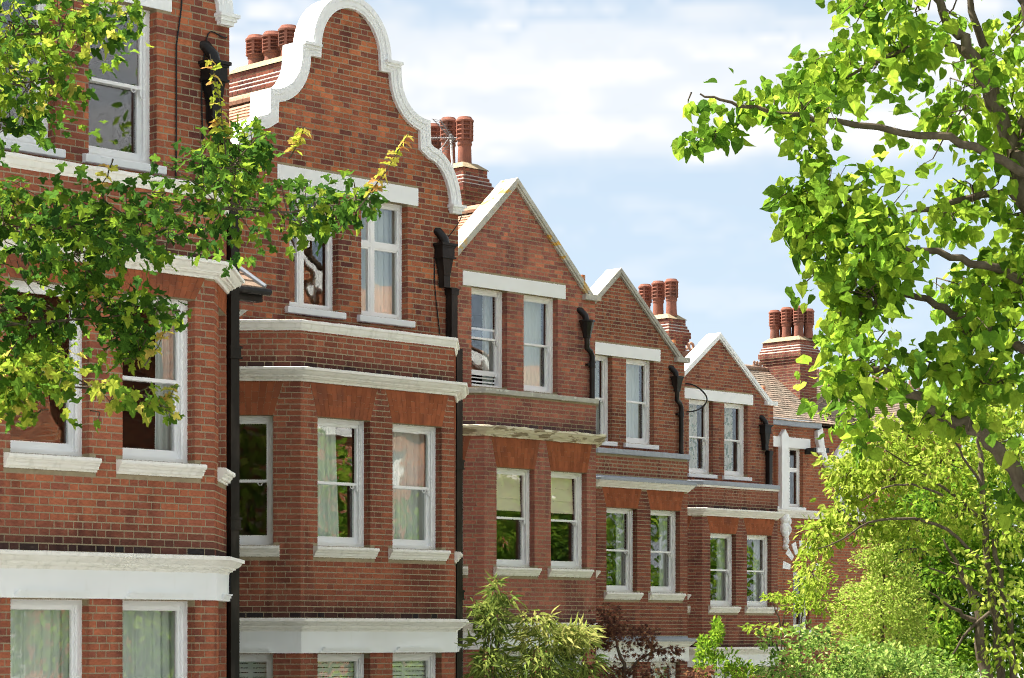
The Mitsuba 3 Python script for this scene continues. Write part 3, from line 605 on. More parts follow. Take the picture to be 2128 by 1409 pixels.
def house(name, s0, c, zb, gable, apex, label, rng, style):
    F = Frame(s0 * DV - c * NV)
    key = fresh(name)
    _used.setdefault(key, 0)
    tag(key, label, 'house', 'red brick terraced houses')
    D, aL, aR = 0.85, style.get('aL', -1.58), style.get('aR', 1.17)
    BF, BL, BR = F.sub(0, D), F.sub(aL - D, 0, math.pi / 4), F.sub(aR, D, -math.pi / 4)
    LC = D / R2
    zstr, zcor, zsill, zhead = zb + style.get('str', 3.86), zb + style.get('cor', 3.25), zb + 0.945, zb + 2.63
    zwb, zwh = zb + style.get('wb', 4.14), zb + 5.80
    zkn = zb + style.get('kn', 5.84)
    XR, XL = 2.06, -2.06
    rec = 0.125
    bk, mortar = Bricks(), MB()
    lo, hi = style.get('tone', (0.05, 1.0)); lo2, hi2 = style.get('tone_bay', (0.15, 0.72))
    # upper wall with its gable
    half = dutch() if gable == 'dutch' else [(0.0, apex - zkn), (2.02, 0.0)]
    up = [(a, zkn + z) for a, z in half]
    outline = Polygon([(-a, z) for a, z in up[::-1]] + up[1 if up[0][0] == 0 else 0:] + [(XR, zkn), (XR, zstr - 0.6), (XL - 0.0, zstr - 0.6), (XL, zkn)]).buffer(0)
    wins_up = [(-1.06, -0.19), (0.22, 1.09)]
    holes = unary_union([sbox(a, zwb, b, zwh) for a, b in wins_up])
    lint = sbox(-1.27, zwh, 1.28, zwh + 0.245)
    wall = outline.difference(holes).difference(lint)
    mortar.slab(F, outline.difference(holes), -0.24, -0.0015)
    fill(bk, F, wall, zb, rng, lo, hi, joint=style.get('joint', 0.0115), bh=style.get('bh', BH), soot=[(zkn + 0.0, 0.001, 0)], reveals=[(a, b, zwb, zwh, rec) for a, b in wins_up])
    # entrance part, mostly behind the neighbour
    ent = sbox(style.get('left', -5.2), zb - 4.2, aL - D + 0.05, zb + 4.2).union(sbox(style.get('left', -5.2), zstr - 0.6, XL, zb + 4.2))
    mortar.slab(F, ent, -0.24, -0.0015)
    fill(bk, F, ent.intersection(sbox(-3.4, zb - 0.5, 3, zkn)), zb, rng, lo, hi, joint=style.get('joint', 0.0115))
    # the bay: front and two canted sides
    zg0 = zb - 2.35
    zfa, zgh = zb - 0.46, zb - 0.47
    bays = [(BF, aL, aR, [(-1.29, -0.37), (0.03, 0.94)]), (BL, 0.0, LC, [(0.20, 0.85)]), (BR, 0.0, LC, [(LC - 0.85, LC - 0.20)])]
    archb = []
    for G, u0, u1, ws in bays:
        out = sbox(u0, zb - 4.2, u1, zstr)
        hs = [sbox(a, zsill, b, zhead) for a, b in ws] + [sbox(a, zg0, b, zgh) for a, b in ws]
        ar = []
        for a, b in ws:
            x0, x1 = max(a - 0.13, u0 + 0.02), min(b + 0.13, u1 - 0.02)
            ar.append((a + 0.01, b - 0.01, x0, x1))
            archb.append((G, a, b, x0, x1))
        arches = [Polygon([(a, zhead), (b, zhead), (x1, zcor - 0.185), (x0, zcor - 0.185)]) for a, b, x0, x1 in ar]
        whole = out.difference(unary_union(hs))
        mortar.slab(G, whole, -0.24, -0.0015)
        bands = [sbox(u0 - 1, zcor - 0.175, u1 + 1, zcor), sbox(u0 - 1, zfa, u1 + 1, zb)]
        sills = [sbox(a - 0.08, zsill - 0.15, b + 0.08, zsill) for a, b in ws]
        face = whole.difference(unary_union(bands + arches + sills)).intersection(sbox(u0, zb - 2.6, u1, zstr - 0.12))
        up_part, low_part = face.intersection(sbox(u0, zcor, u1, zstr)), face.intersection(sbox(u0, zb - 3, u1, zcor))
        st = style.get('soot', 1.0)
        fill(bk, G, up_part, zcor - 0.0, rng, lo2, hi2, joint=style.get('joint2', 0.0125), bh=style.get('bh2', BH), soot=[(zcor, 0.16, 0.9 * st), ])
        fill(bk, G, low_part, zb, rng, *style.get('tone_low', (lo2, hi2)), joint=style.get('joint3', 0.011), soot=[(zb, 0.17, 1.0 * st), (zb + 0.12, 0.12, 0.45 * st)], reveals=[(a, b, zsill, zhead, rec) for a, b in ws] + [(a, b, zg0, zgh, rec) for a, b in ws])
    kw = put(f'{key}__wall', mortar, 'm_mortar')
    lay(bk, kw, 300, style.get('keep', lambda q: True), bsdf=style.get('brick', 'm_brick'))
    # flat arches of rubbed bricks
    for G, a, b, x0, x1 in archb:
        n = 13 if b - a > 0.7 else 9
        for i in range(n):
            t0, t1 = i / n, (i + 1) / n
            zt, zl = zcor - 0.18, zhead
            cuts = [0.0, 0.36, 0.70, 1.0] if i % 2 else [0.0, 0.52, 1.0]
            for h0, h1 in zip(cuts[:-1], cuts[1:]):
                X = lambda t, h: (a + (b - a) * t) * (1 - h) + (x0 + (x1 - x0) * t) * h
                Z = lambda h: zl + (zt - zl) * h
                g = 0.0016
                pts = [(X(t0, h0) + g, Z(h0) + g), (X(t1, h0) - g, Z(h0) + g), (X(t1, h1) - g, Z(h1) - g), (X(t0, h1) + g, Z(h1) - g)]
                mb = MB(); vs = [[p[0], w, p[1]] for w in (-0.10, 0.003 + 0.0025 * rng.random()) for p in pts]
                f = [[4, 5, 6], [4, 6, 7], [0, 1, 5], [0, 5, 4], [1, 2, 6], [1, 6, 5], [3, 0, 4], [3, 4, 7], [2, 3, 7], [2, 7, 6]]
                mb.add(G.T(np.array(vs)), f, (0.5, 0.28 + 0.44 * rng.random())); put(f'{kw}__voussoir', mb, 'm_rubbed')
    # string, cornices, frieze
    path = [(aL - D, 0), (aL, D), (aR, D), (aR + D, 0)]
    cm = style.get('cornice', 'm_cream')
    mb = MB(); mb.sweep(F, path, [(o, zstr + z) for o, z in style.get('strp', STRING)], rough=0.007); put(f'{key}__coping', mb, style.get('strm', 'm_cream'), 25)
    if style.get('strlow'):
        mb = MB(); mb.sweep(F, path, [(o, zstr - 0.085 + z) for o, z in ((-0.03, 0.0), (0.05, 0.0), (0.045, -0.03), (0.02, -0.06), (-0.03, -0.06))]); put(f'{key}__moulding', mb, 'm_cream', 25)
    mb = MB(); mb.sweep(F, path, [(o, zcor + z) for o, z in CORNICE], rough=style.get('rough', 0.005)); put(f'{key}__cornice', mb, cm, 25)
    mb = MB(); mb.sweep(F, path, [(o, zb + z) for o, z in CORNICE], rough=0.005); put(f'{key}__cornice', mb, 'm_cream', 25)
    if style.get('lead'):
        for z in ([zcor] if style['lead'] == 1 else [zcor, zb]):
            mb = MB(); mb.sweep(F, path, [(-0.03, z + 0.06), (0.006, z + 0.058), (0.012, z + 0.02), (0.19, z + 0.008), (0.197, z), (0.197, z - 0.05), (0.188, z - 0.05), (0.186, z + 0.003), (-0.03, z + 0.004)]); put(f'{key}__flashing', mb, 'm_lead', 25)
    mb = MB(); mb.sweep(F, path, [(-0.02, zb - 0.17), (0.030, zb - 0.17), (0.030, zfa + 0.004), (0.026, zfa), (-0.02, zfa)]); put(f'{key}__frieze', mb, 'm_white', 25)
    for G, u0, u1, ws in bays:
        for a, b in ws:
            mb = MB()
            for d0, z0, z1, e in ((0.085, zfa + 0.062, zfa + 0.078, 0.0), (0.066, zfa + 0.035, zfa + 0.062, 0.02), (0.050, zfa + 0.004, zfa + 0.035, 0.05)):
                mb.box(G, a + 0.06 - e, b - 0.06 + e, 0.0, d0, z0, z1)
            put(f'{key}__moulding', mb, 'm_white')
    # bay top, floors, rooms, outer shell
    mb = MB(); top = [(aL - D, -0.2), (aL, D - 0.05), (aR, D - 0.05), (aR + D, -0.2)]
    for z in (zstr - 0.10,):
        v = F.T(np.array([[x, w, z] for x, w in top])); mb.add(v, [[0, 2, 1], [0, 3, 2]])
    put(f'{key}__bay_roof', mb, 'm_lead')
    mb = MB()
    mb.box(F, -2.0, 1.95, -3.0, -0.25, zkn - 0.02, zkn + 0.02)
    for z in (zb - 3.3, zb - 0.2, zcor + 0.1, zstr - 0.2):
        v = F.T(np.array([[-2.2, -3, z], [2.2, -3, z], [2.2, -0.21, z], [aR + D - 0.25, -0.2, z], [aR - 0.05, D - 0.23, z], [aL + 0.05, D - 0.23, z], [aL - D + 0.25, -0.2, z], [-2.2, -0.21, z]]))
        mb.add(v, [[0, i, i + 1] for i in range(1, 7)])
    mb.box(F, -2.25, 2.05, -3.1, -3.0, zb - 3.5, zkn); mb.box(F, -2.35, -2.25, -3.0, -0.22, zb - 3.5, zkn); mb.box(F, 1.90, 1.96, -3.0, -0.24, zb - 3.5, zkn)
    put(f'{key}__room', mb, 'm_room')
    mb = MB(); mb.box(F, XR - 0.08, XR, -4.6, -0.245, zb - 4, zkn + 0.5); mb.box(F, style.get('left', -5.2), XR, -4.8, -4.62, zb - 4, zkn + 0.4)
    put(f'{key}__flank', mb, 'm_far_brick')
    # windows
    cu = style.get('curtains', {})
    for i, (a, b) in enumerate(wins_up):
        window(key, F, a, b, zwb, zwh, rng, rec, style.get('up_kind', 'sash'), style.get('up_sill', 'slab'), cu.get(('u', i)), raised=style.get('raised', {}).get(i, 0.0))
    n = 0
    for gi, (G, u0, u1, ws) in enumerate(bays):
        for a, b in ws:
            window(key, G, a, b, zsill, zhead, rng, rec, 'sash', 'moulded', cu.get(('b', n)))
            window(key, G, a, b, zg0, zgh, rng, rec, 'sash', 'moulded', cu.get(('g', n), 'sheer'), mid=0.45)
            n += 1
    mb = MB(); mb.box(F, -1.27, 1.28, -0.05, 0.012, zwh + 0.001, zwh + 0.245); put(f'{key}__lintel', mb, 'm_white')
    # gable coping
    t = 0.155 if gable == 'dutch' else 0.10
    solid = Polygon([(-a, z) for a, z in up[::-1]] + up[1 if up[0][0] == 0 else 0:] + [(up[-1][0], zkn - 1), (-up[-1][0], zkn - 1)]).buffer(0)
    clip = sbox(-3, zkn - (0.02 if gable == 'dutch' else 0.0), 3, 20)
    ring = solid.difference(solid.buffer(-t, join_style=2)).intersection(clip)
    gm = style.get('gm', 'm_white')
    mb = MB(); mb.slab(F, ring, -0.34, 0.055)
    if gable == 'dutch':
        mb.slab(F, solid.buffer(0.018, join_style=2).difference(solid.buffer(-0.055, join_style=2)).intersection(clip), -0.345, 0.085)
        mb.slab(F, solid.buffer(-0.005).difference(solid.buffer(-0.12, join_style=2)).intersection(clip), 0.04, 0.068)
        for sgn in (-1, 1):                   # little cornices at the steps and the feet of the scroll
            for (x, z, wd) in ((0.74, 1.89, 0.20), (1.98, 0.05, 0.16)):
                for q, (e, h) in enumerate(((0.05, 0.035), (0.03, 0.04), (0.01, 0.04))):
                    zt = zkn + z - sum((0.035, 0.04, 0.04)[:q])
                    x0, x1 = x - wd / 2 - e, x + wd / 2 + e
                    mb.box(F, min(sgn * x0, sgn * x1), max(sgn * x0, sgn * x1), -0.33 - 0.001 * q, 0.085 + e - 0.012 * q, zt - h, zt + (0.003 if q == 0 else 0.0))
    else:
        mb.slab(F, solid.buffer(0.015, join_style=2).difference(solid.buffer(-0.06, join_style=2)).intersection(clip), -0.345, 0.078)
    put(f'{key}__gable_coping', mb, gm, 30)
    if gable != 'dutch':
        for sgn in (-1, 1):
            mb = MB(); x0, x1 = 1.72, 2.12
            mb.box(F, min(sgn * x0, sgn * x1), max(sgn * x0, sgn * x1), -0.30, 0.10, zkn - 0.005, zkn + 0.095); put(f'{key}__kneeler', mb, gm)
    # roofs
    ze, zr = zb + 4.2, zb + 5.4
    left = style.get('left', -5.2)
    mb = MB()
    xr = -1.95; v = np.array([[left, 0.12, ze - 0.02], [xr, 0.12, ze - 0.02], [xr + 1.2, -1.9, zr], [left, -1.9, zr], [left, -4.6, ze], [xr, -4.6, ze]])
    v2 = v[[0, 1, 2, 3, 4, 5]]
    mb.add(F.T(v2), [[0, 1, 2], [0, 2, 3], [3, 2, 5], [3, 5, 4], [1, 5, 2], [0, 3, 4]], (0.6, 0.5))
    if gable == 'point':
        g = np.array([[-1.98, -0.2, zkn], [1.98, -0.2, zkn], [0, -0.2, apex - 0.46], [-1.98, -4.6, zkn], [1.98, -4.6, zkn], [0, -4.6, apex - 0.46]])
    else:
        g = np.array([[-1.9, -0.2, zkn - 0.1], [1.9, -0.2, zkn - 0.1], [0, -0.2, zkn + 1.55], [-1.9, -4.6, zkn - 0.1], [1.9, -4.6, zkn - 0.1], [0, -4.6, zkn + 1.55]])
    mb.add(F.T(g), [[0, 2, 5], [0, 5, 3], [1, 4, 5], [1, 5, 2], [0, 1, 2]], (0.5, 0.5))
    kr = put(f'{key}__roof', mb, 'm_tile')
    if style.get('tiles'):
        GF = Frame(F.o, F.N, -F.U); zt = g[2][2]
        tiled_slope(kr, GF, -4.5, -0.36, -g[0][0], g[0][2], 0.0, zt, rng, 150, *style.get('tile_tone', (0.35, 1.0)))
        a = -0.36
        while a > -4.5:
            mb = MB(); an = np.linspace(-0.5, np.pi + 0.5, 9)
            v = [[0.13 * math.cos(q), a - e, zt + 0.03 + 0.10 * math.sin(q)] for e in (0.0, 0.445) for q in an]
            mb.add(F.T(np.array(v)), [x for i in range(8) for x in ([i, i + 10, i + 1], [i, i + 9, i + 10])], (0.6 + 0.4 * rng.random(), 0.5))
            put(f'{kr}__ridge_tile', mb, 'm_tile'); a -= 0.45
    return key, F, kr

rng = np.random.default_rng(11)
STR_STONE = [(-0.04, 0.0), (0.05, -0.004), (0.055, -0.012), (0.055, -0.085), (0.045, -0.09), (-0.04, -0.09)]
STR_LEAD = [(-0.04, 0.012), (0.05, 0.004), (0.06, -0.006), (0.066, -0.095), (0.058, -0.10), (-0.04, -0.10)]
HA, FA, _ = house('terraced_house', 14.60, 21.0, 0.84, 'dutch', 0, 'nearest red brick house, at the left edge, half hidden by maple leaves', rng,
    dict(left=-5.2, str=3.83, cor=3.04, wb=4.15, tone=(0.12, 0.95), tone_bay=(0.32, 0.80), keep=lambda q: q[1] > 920, tiles=None, aR=1.19, joint3=0.0115,
         curtains={('b', 0): None, ('b', 1): 'right', ('u', 0): None, ('u', 1): None, ('g', 0): 'sheer', ('g', 1): 'sheer'}))
HB, FB, RB = house('terraced_house', 22.15, 25.3, 0.25, 'dutch', 0, 'red brick house with a curved white scroll-edged gable', rng,
    dict(left=-5.5, ridge=7.2, ridge_end=-1.6, joint3=0.008, up_kind='casement', str=3.87, wb=4.18, tone=(0.06, 1.0), tone_bay=(0.30, 0.64), tiles=(-5.5, -1.0), tile_tone=(0.6, 1.0), keep=lambda q: q[1] > 560 or q[0] > 650,
         curtains={('u', 0): None, ('u', 1): 'sheer', ('b', 0): 'left', ('b', 1): 'sheer', ('b', 2): None, ('g', 0): 'shutter', ('g', 1): 'shutter', ('g', 2): 'shutter'}))
HC, FC, RC = house('terraced_house', 30.47, 30.4, 0.25, 'point', 8.03, 'red brick house with a lichen-spotted pointed gable and peeling cream cornice', rng,
    dict(left=-6.2, brick='m_pink_brick', str=3.95, cor=3.32, wb=4.09, up_sill=None, tone=(0.22, 0.95), tone_bay=(0.32, 0.66), strp=STR_STONE, strm='m_stone', cornice='m_peeled', rough=0.022, gm='m_lichen', tiles=(-6.2, -0.9), tile_tone=(0.7, 1.0),
         raised={0: 0.17}, curtains={('u', 0): 'right', ('u', 1): 'wide', ('b', 0): 'blind', ('b', 1): 'blind'}))
HD, FD, RD = house('terraced_house', 37.2, 34.1, -0.04, 'point', 7.56, 'red brick house with a grey stone gable edge and lead-capped ledges', rng,
    dict(left=-4.7, brick='m_dull_brick', joint3=0.005, tone_low=(0.22, 0.55), str=3.80, cor=3.21, wb=4.05, tone=(0.25, 0.85), tone_bay=(0.35, 0.62), strp=STR_LEAD, strm='m_lead', lead=2, gm='m_stone', joint=0.013, bh=0.060, joint2=0.02, bh2=0.053, soot=0.35, tiles=(-4.7, -0.8),
         curtains={('u', 0): 'wide', ('u', 1): 'wide', ('b', 0): 'right', ('b', 1): 'right'}))
HE, FE, RE = house('terraced_house', 44.5, 37.6, -0.23, 'point', 7.18, 'red brick house with a bright white pointed gable edge', rng,
    dict(left=-5.3, brick='m_dull_brick', joint3=0.0045, tone_low=(0.15, 0.46), str=3.83, cor=3.20, wb=4.07, tone=(0.12, 0.8), tone_bay=(0.3, 0.58), strp=STR_LEAD, strm='m_lead', strlow=True, gm='m_white', tiles=(-5.3, -0.6), ridge=7.35, tile_tone=(0.6, 1.0),
         curtains={('u', 0): 'drape', ('u', 1): 'drape', ('b', 0): 'right', ('b', 1): 'right'}))
square_pipe(HA, FA, 1.93, 0.085, 6.18, 5.28, 4.75, -3.4)
square_pipe(HB, FB, 1.86, 0.085, 5.56, 4.95, 4.12, -3.4)
round_pipe(HC, FC, 1.90, 0.08, 5.70, 4.2)
round_pipe(HD, FD, 1.86, 0.08, 5.47, 3.72, False)
square_pipe(HE, FE, 1.80, 0.085, 5.12, 4.50, 3.62, -3.4)
# ---- chimneys
chimney(HB, at(566, 150, 38.4)[:2], at(566, 150, 38.4)[2], 6.6, rng, 3, 1.45, 0.70, 0.42, tone=(0.05, 0.5), sc=0.66)
chimney(HC, at(932, 362, 46.2)[:2], at(932, 362, 46.2)[2], 6.6, rng, 3, 1.45, 0.62, 0.95, tone=(0.0, 0.5), spacing=0.44)
chimney(HE, at(1368, 668, 59.0)[:2], at(1368, 668, 59.0)[2], 6.0, rng, 3, 1.2, 0.62, 0.80, tone=(0.0, 0.5), spacing=0.42)

# ---- the house beyond, with white pilasters
def far_house():
    key = fresh('terraced_house'); tag(key, 'brick house with white pilasters, lead gutter and long tiled roof behind the trees', 'house', 'red brick terraced houses')
    c = 41.0; s1 = 46.4
    F = Frame(s1 * DV - c * NV)
    P = lambda x, y: (plane_pt(c, x, y)[0] - s1, plane_pt(c, x, y)[1])
    ze = P(1650, 884)[1]
    w0, w1 = P(1634, 1052), P(1669, 930)
    v0, v1 = P(1735, 1060), P(1792, 985)
    g0, g1 = P(1648, 1308), P(1682, 1190)
    wins = [(P(1606, 1)[0], P(1614, 1)[0], w0[1], w1[1]), (w0[0], w1[0], w0[1], w1[1]), (v0[0], v1[0], v0[1], v1[1]), (g0[0], g1[0], g0[1], g1[1])]
    out = sbox(-0.2, -4, 13, ze)
    wall = out.difference(unary_union([sbox(a, z0, b, z1) for a, b, z0, z1 in wins]))
    mb = MB(); mb.slab(F, wall, -0.24, -0.0015); kw = put(f'{key}__wall', mb, 'm_mortar')
    band = P(1660, 1060)[1]
    bk = Bricks(); fill(bk, F, wall.intersection(sbox(3.0, -2.4, 13, ze)).difference(sbox(0, band - 0.22, 16, band)), band, rng, 0.35, 0.85, reveals=[(a, b, z0, z1, 0.12) for a, b, z0, z1 in wins])
    lay(bk, kw, 300)
    mb = MB(); mb.sweep(F, [(0, 0), (13, 0)], [(o * 0.8, band + z * 1.2) for o, z in CORNICE]); put(f'{key}__cornice', mb, 'm_cream', 25)
    mb = MB(); mb.sweep(F, [(-0.2, 0), (P(1697, 1)[0], 0)], [(-0.05, ze + 0.16), (0.16, ze + 0.14), (0.18, ze + 0.12), (0.18, ze - 0.04), (-0.05, ze - 0.04)]); put(f'{key}__gutter', mb, 'm_lead', 25)
    pa, pb = P(1617, 1)[0], P(1631, 1)[0]; pt = P(1624, 905)[1]
    mb = MB(); mb.slab(F, Polygon([(pa, band), (pb, band), (pb, pt), ((pa + pb) / 2, pt + 0.16), (pa, pt)]), -0.02, 0.13); put(f'{key}__pilaster', mb, 'm_white')
    mb = MB(); mb.box(F, P(1600, 1)[0], P(1681, 1)[0], -0.03, 0.05, P(1650, 932)[1] + 0.004, P(1650, 910)[1]); put(f'{key}__lintel', mb, 'm_white')
    for i, (a, b, z0, z1) in enumerate(wins):
        window(key, F, a, b, z0, z1, rng, 0.12, 'casement' if i < 3 else 'sash', 'slab', 'left' if i == 1 else None, over=0.04)
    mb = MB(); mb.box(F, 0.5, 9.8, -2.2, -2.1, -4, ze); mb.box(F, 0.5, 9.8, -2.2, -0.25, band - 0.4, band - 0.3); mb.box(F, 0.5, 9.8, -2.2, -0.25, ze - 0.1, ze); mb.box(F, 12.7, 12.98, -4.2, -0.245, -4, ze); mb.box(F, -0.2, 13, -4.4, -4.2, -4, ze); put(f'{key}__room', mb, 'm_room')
    # carved bracket below the band, and white blocks round the arch of the lower window
    x0, z0 = P(1630, 1105)
    mb = MB(); rr = np.random.default_rng(4)
    for (dx, dz, r, h) in ((0, 0.36, 0.13, 0.16), (-0.11, 0.30, 0.07, 0.12), (0.12, 0.28, 0.08, 0.12), (0, 0.14, 0.15, 0.14), (-0.13, 0.08, 0.06, 0.14), (0.13, 0.06, 0.06, 0.14), (0.0, -0.06, 0.12, 0.12), (0.02, -0.24, 0.09, 0.12), (0.0, -0.40, 0.085, 0.08)):
        m = trimesh.creation.icosphere(subdivisions=2, radius=1.0); v = np.asarray(m.vertices) * [r, 0.10, h] * (1 + 0.12 * rr.standard_normal((len(m.vertices), 1)) * 0.5)
        mb.add(F.T(v + [x0 + dx, 0.03, z0 + dz]), m.faces)
    put(f'{key}__carving', mb, 'm_white', True)
    xc, zc = (g0[0] + g1[0]) / 2, g1[1] + 0.05
    for an in (-80, -50, -25, 0, 25, 50, 80):
        t = math.radians(an); G = Frame(F.T([xc, 0, zc]), F.U, F.N)
        ca, sa = math.cos(t), math.sin(t)
        pts = [(r * sa + q * ca, r * ca - q * sa) for r, q in ((0.48, -0.07), (0.80, -0.10), (0.80, 0.10), (0.48, 0.07))]
        mb = MB(); mb.slab(G, Polygon(pts), -0.02, 0.012); put(f'{kw}__stone', mb, 'm_white')
    # white scrolled shoulder of the next gable
    sx = P(1692, 1)[0]
    pts = [(sx, ze - 0.1), (sx + 0.22, ze + 0.0), (sx + 0.30, ze - 0.45), (sx + 0.42, ze - 0.75), (sx + 0.62, ze - 0.98), (sx + 0.9, ze - 1.1), (sx + 0.9, ze - 1.25), (sx + 0.55, ze - 1.15), (sx + 0.28, ze - 0.92), (sx + 0.12, ze - 0.6), (sx + 0.02, ze - 0.35)]
    mb = MB(); mb.slab(F, Polygon(pts), -0.1, 0.12); put(f'{key}__scroll', mb, 'm_white')
    m = (v0[0] + v1[0]) / 2; hw = (v1[0] - v0[0]) / 2 + 0.1
    an = np.linspace(0, np.pi, 14)
    mb = MB(); mb.slab(F, Polygon([(m + hw * math.cos(q), v1[1] + 0.02 + 0.75 * math.sin(q)) for q in an]), -0.05, 0.06)
    mb.slab(F, Polygon([(m + hw * 1.12 * math.cos(q), v1[1] + 0.02 + 0.85 * math.sin(q)) for q in an]).difference(Polygon([(m + hw * 0.92 * math.cos(q), v1[1] + 0.0 + 0.66 * math.sin(q)) for q in an])), -0.05, 0.12)
    put(f'{key}__panel', mb, 'm_white')
    zr, wr = ze + 1.68, -1.9
    mb = MB(); v = np.array([[-1.5, 0.15, ze + 0.05], [13.2, 0.15, ze + 0.05], [13.2, wr, zr], [-1.5, wr, zr], [-1.5, -4.2, ze], [13.2, -4.2, ze]])
    mb.add(F.T(v), [[0, 1, 2], [0, 2, 3], [3, 2, 5], [3, 5, 4], [0, 3, 4], [1, 5, 2]], (0.3, 0.5)); kr = put(f'{key}__roof', mb, 'm_grey_tile')
    tiled_slope(kr, F, -1.4, 13.0, 0.15, ze + 0.08, wr, zr, rng, 300, 0.15, 0.95, 'm_grey_tile')
    a = -1.4
    i = 0
    while a < 13:
        mb = MB(); an = np.linspace(-0.5, np.pi + 0.5, 9)
        v = [[a + e, wr + 0.13 * math.cos(q), zr + 0.02 + 0.10 * math.sin(q)] for e in (0.0, 0.445) for q in an]
        mb.add(F.T(np.array(v)), [x for j in range(8) for x in ([j, j + 10, j + 1], [j, j + 9, j + 10])], (0.2 + 0.5 * rng.random(), 0.5))
        if i % 2 == 0:                        # crested ridge: three little knobs on a plate
            mb.box(F, a + 0.05, a + 0.40, wr - 0.02, wr + 0.02, zr + 0.10, zr + 0.16, (0.7, 0.5))
            for q in (0.1, 0.225, 0.35):
                s = trimesh.creation.icosphere(subdivisions=1, radius=0.055); mb.add(F.T(np.asarray(s.vertices) * [1, 0.5, 1] + [a + q, wr, zr + 0.20]), s.faces, (0.8, 0.5))
        put(f'{kr}__ridge_tile', mb, 'm_tile'); a += 0.45; i += 1
    chimney(key, at(1641, 712, 67.5)[:2], at(1641, 712, 67.5)[2], 6.0, rng, 3, 1.30, 0.74, 0.75, two_rows=True, tone=(0.0, 0.4), spacing=0.42)
    return key, F
HF, FF = far_house()
# crest on the ridge left of the white gable
mb = MB(); pc = at(1425, 728, 60.0)
for q in (-0.22, 0.0, 0.2):
    m = trimesh.creation.torus(0.085, 0.035, major_sections=14, minor_sections=6); v = np.asarray(m.vertices)
    mb.add(pc + v[:, 0:1] * DV + v[:, 2:3] * NV + v[:, 1:2] * ZV + q * DV + 0.11 * ZV, m.faces, (0.9, 0.5))
put(f'{RE}__ridge_crest', mb, 'm_tile')
# lean-to roof end peeping round the nearest house
def porch():
    k = fresh('porch_roof'); tag(k, 'little tiled eave with black gutter between the two nearest houses', 'roof')
    F = Frame(18.55 * DV - 24.95 * NV)
    z = at(520, 622, 31.6)[2]
    mb = MB(); v = np.array([[-2.5, 1.0, z], [1.0, 1.0, z], [0.35, 0.1, z + 0.80], [-2.5, 0.1, z + 0.80], [1.0, -0.5, z]])
    mb.add(F.T(v), [[0, 1, 2], [0, 2, 3], [1, 4, 2], [0, 4, 1]], (0.6, 0.5)); kk = put(f'{k}__deck', mb, 'm_tile')
    mb = MB(); rr = np.random.default_rng(2)
    for j in range(9):
        for i in range(15):
            a = 1.0 - 0.165 * (i + 1) - 0.07 * j - (j % 2) * 0.02
            w1, zz = 1.03 - 0.1 * j, z + 0.089 * j
            q = corners((0, 0, 0), (0.16, 1, 1)); p = np.stack([a + q[:, 0], w1 - 0.105 * q[:, 1], zz + 0.012 + 0.075 * q[:, 1] + 0.02 * q[:, 2]], 1)
            mb.add(F.T(p), BOXF, (0.4 + 0.6 * rr.random(), 0.5))
    put(f'{k}__tiling', mb, 'm_tile'); tag(f'{k}__tiling', kind='stuff')
    mb = MB(); mb.tube(F.T([[-2.5, 1.06, z - 0.05], [1.05, 1.06, z - 0.03]]), 0.045, 8); put(f'{k}__gutter', mb, 'm_black', 40)
    mb = MB(); mb.tube(F.T([[1.0, 1.02, z + 0.03], [0.35, 0.1, z + 0.85]]), 0.045, 6); put(f'{k}__flashing', mb, 'm_lead', 40)
    mb = MB(); mb.box(F, -2.5, 1.0, 0.86, 0.98, z - 0.15, z - 0.02); put(f'{k}__fascia', mb, 'm_black')
    mb = MB(); mb.slab(F.sub(0.86, 0, math.pi / 2), Polygon([(-0.2, z - 0.7), (0.0, z - 0.66), (0.3, z - 0.45), (0.8, z - 0.24), (-0.2, z - 0.24)]), -0.05, 0.05); put(f'{k}__bracket', mb, 'm_white')
porch()
# ---- aerial, cables, camera on the far house
def aerial():
    k = fresh('television_aerial'); tag(k, 'rooftop television aerial with slotted grid on a pale mast beside chimney pots', 'aerial')
    Y = 45.0
    p = lambda x, y, dy=0.0: at(x, y, Y + dy)
    mb = MB(); mb.tube([p(947, 448), p(941, 360), p(936, 278)], 0.02, 8); put(f'{k}__mast', mb, 'm_frame', True)
    mb = MB(); mb.tube([p(950, 286, -0.2), p(886, 287, 0.6)], 0.011, 6); put(f'{k}__boom', mb, 'm_grey', True)
    for i in range(9):
        x = 892 + 5 * i
        mb = MB(); mb.tube([p(x, 282, 0.5 - 0.07 * i), p(x + 3, 291, 0.5 - 0.07 * i)], 0.006, 5); put(f'{k}__element', mb, 'm_grey')
    for ya, yb, xa, xb in ((248, 284, 900, 934), (288, 328, 932, 904)):
        mb = MB()
        for e in (0, 1):
            mb.tube([p(xa + 14 * e, ya, -0.1), p(xb + 4 * e, yb, -0.1)], 0.008, 5)
        for i in range(9):
            t = i / 8; x, y = xa + (xb - xa) * t, ya + (yb - ya) * t
            mb.tube([p(x - 3, y - 1, -0.1), p(x + 20 - 8 * t, y + 4, -0.1)], 0.005, 5)
        put(f'{k}__grid', mb, 'm_grey')
    mb = MB(); mb.box(Frame(p(938, 286)), -0.03, 0.03, -0.03, 0.03, -0.04, 0.04); put(f'{k}__clamp', mb, 'm_grey')
aerial()
def wire(name, F, pts, r, label, cat, m='m_cable'):
    P = F.T(np.array(pts, float)); t = np.linspace(0, len(P) - 1, len(P) * 6)
    from scipy.interpolate import CubicSpline
    Q = CubicSpline(np.arange(len(P)), P)(t)
    mb = MB(); mb.tube(Q, r, 6); k = put(name, mb, m, True); tag(k, label, cat)
def LP(F, c, s, x, y, w=0.03): a, z = plane_pt(c, x, y); return (a - s, w, z)
la = lambda x, y, w=0.02: LP(FA, 21.0, 14.60, x, y, w)
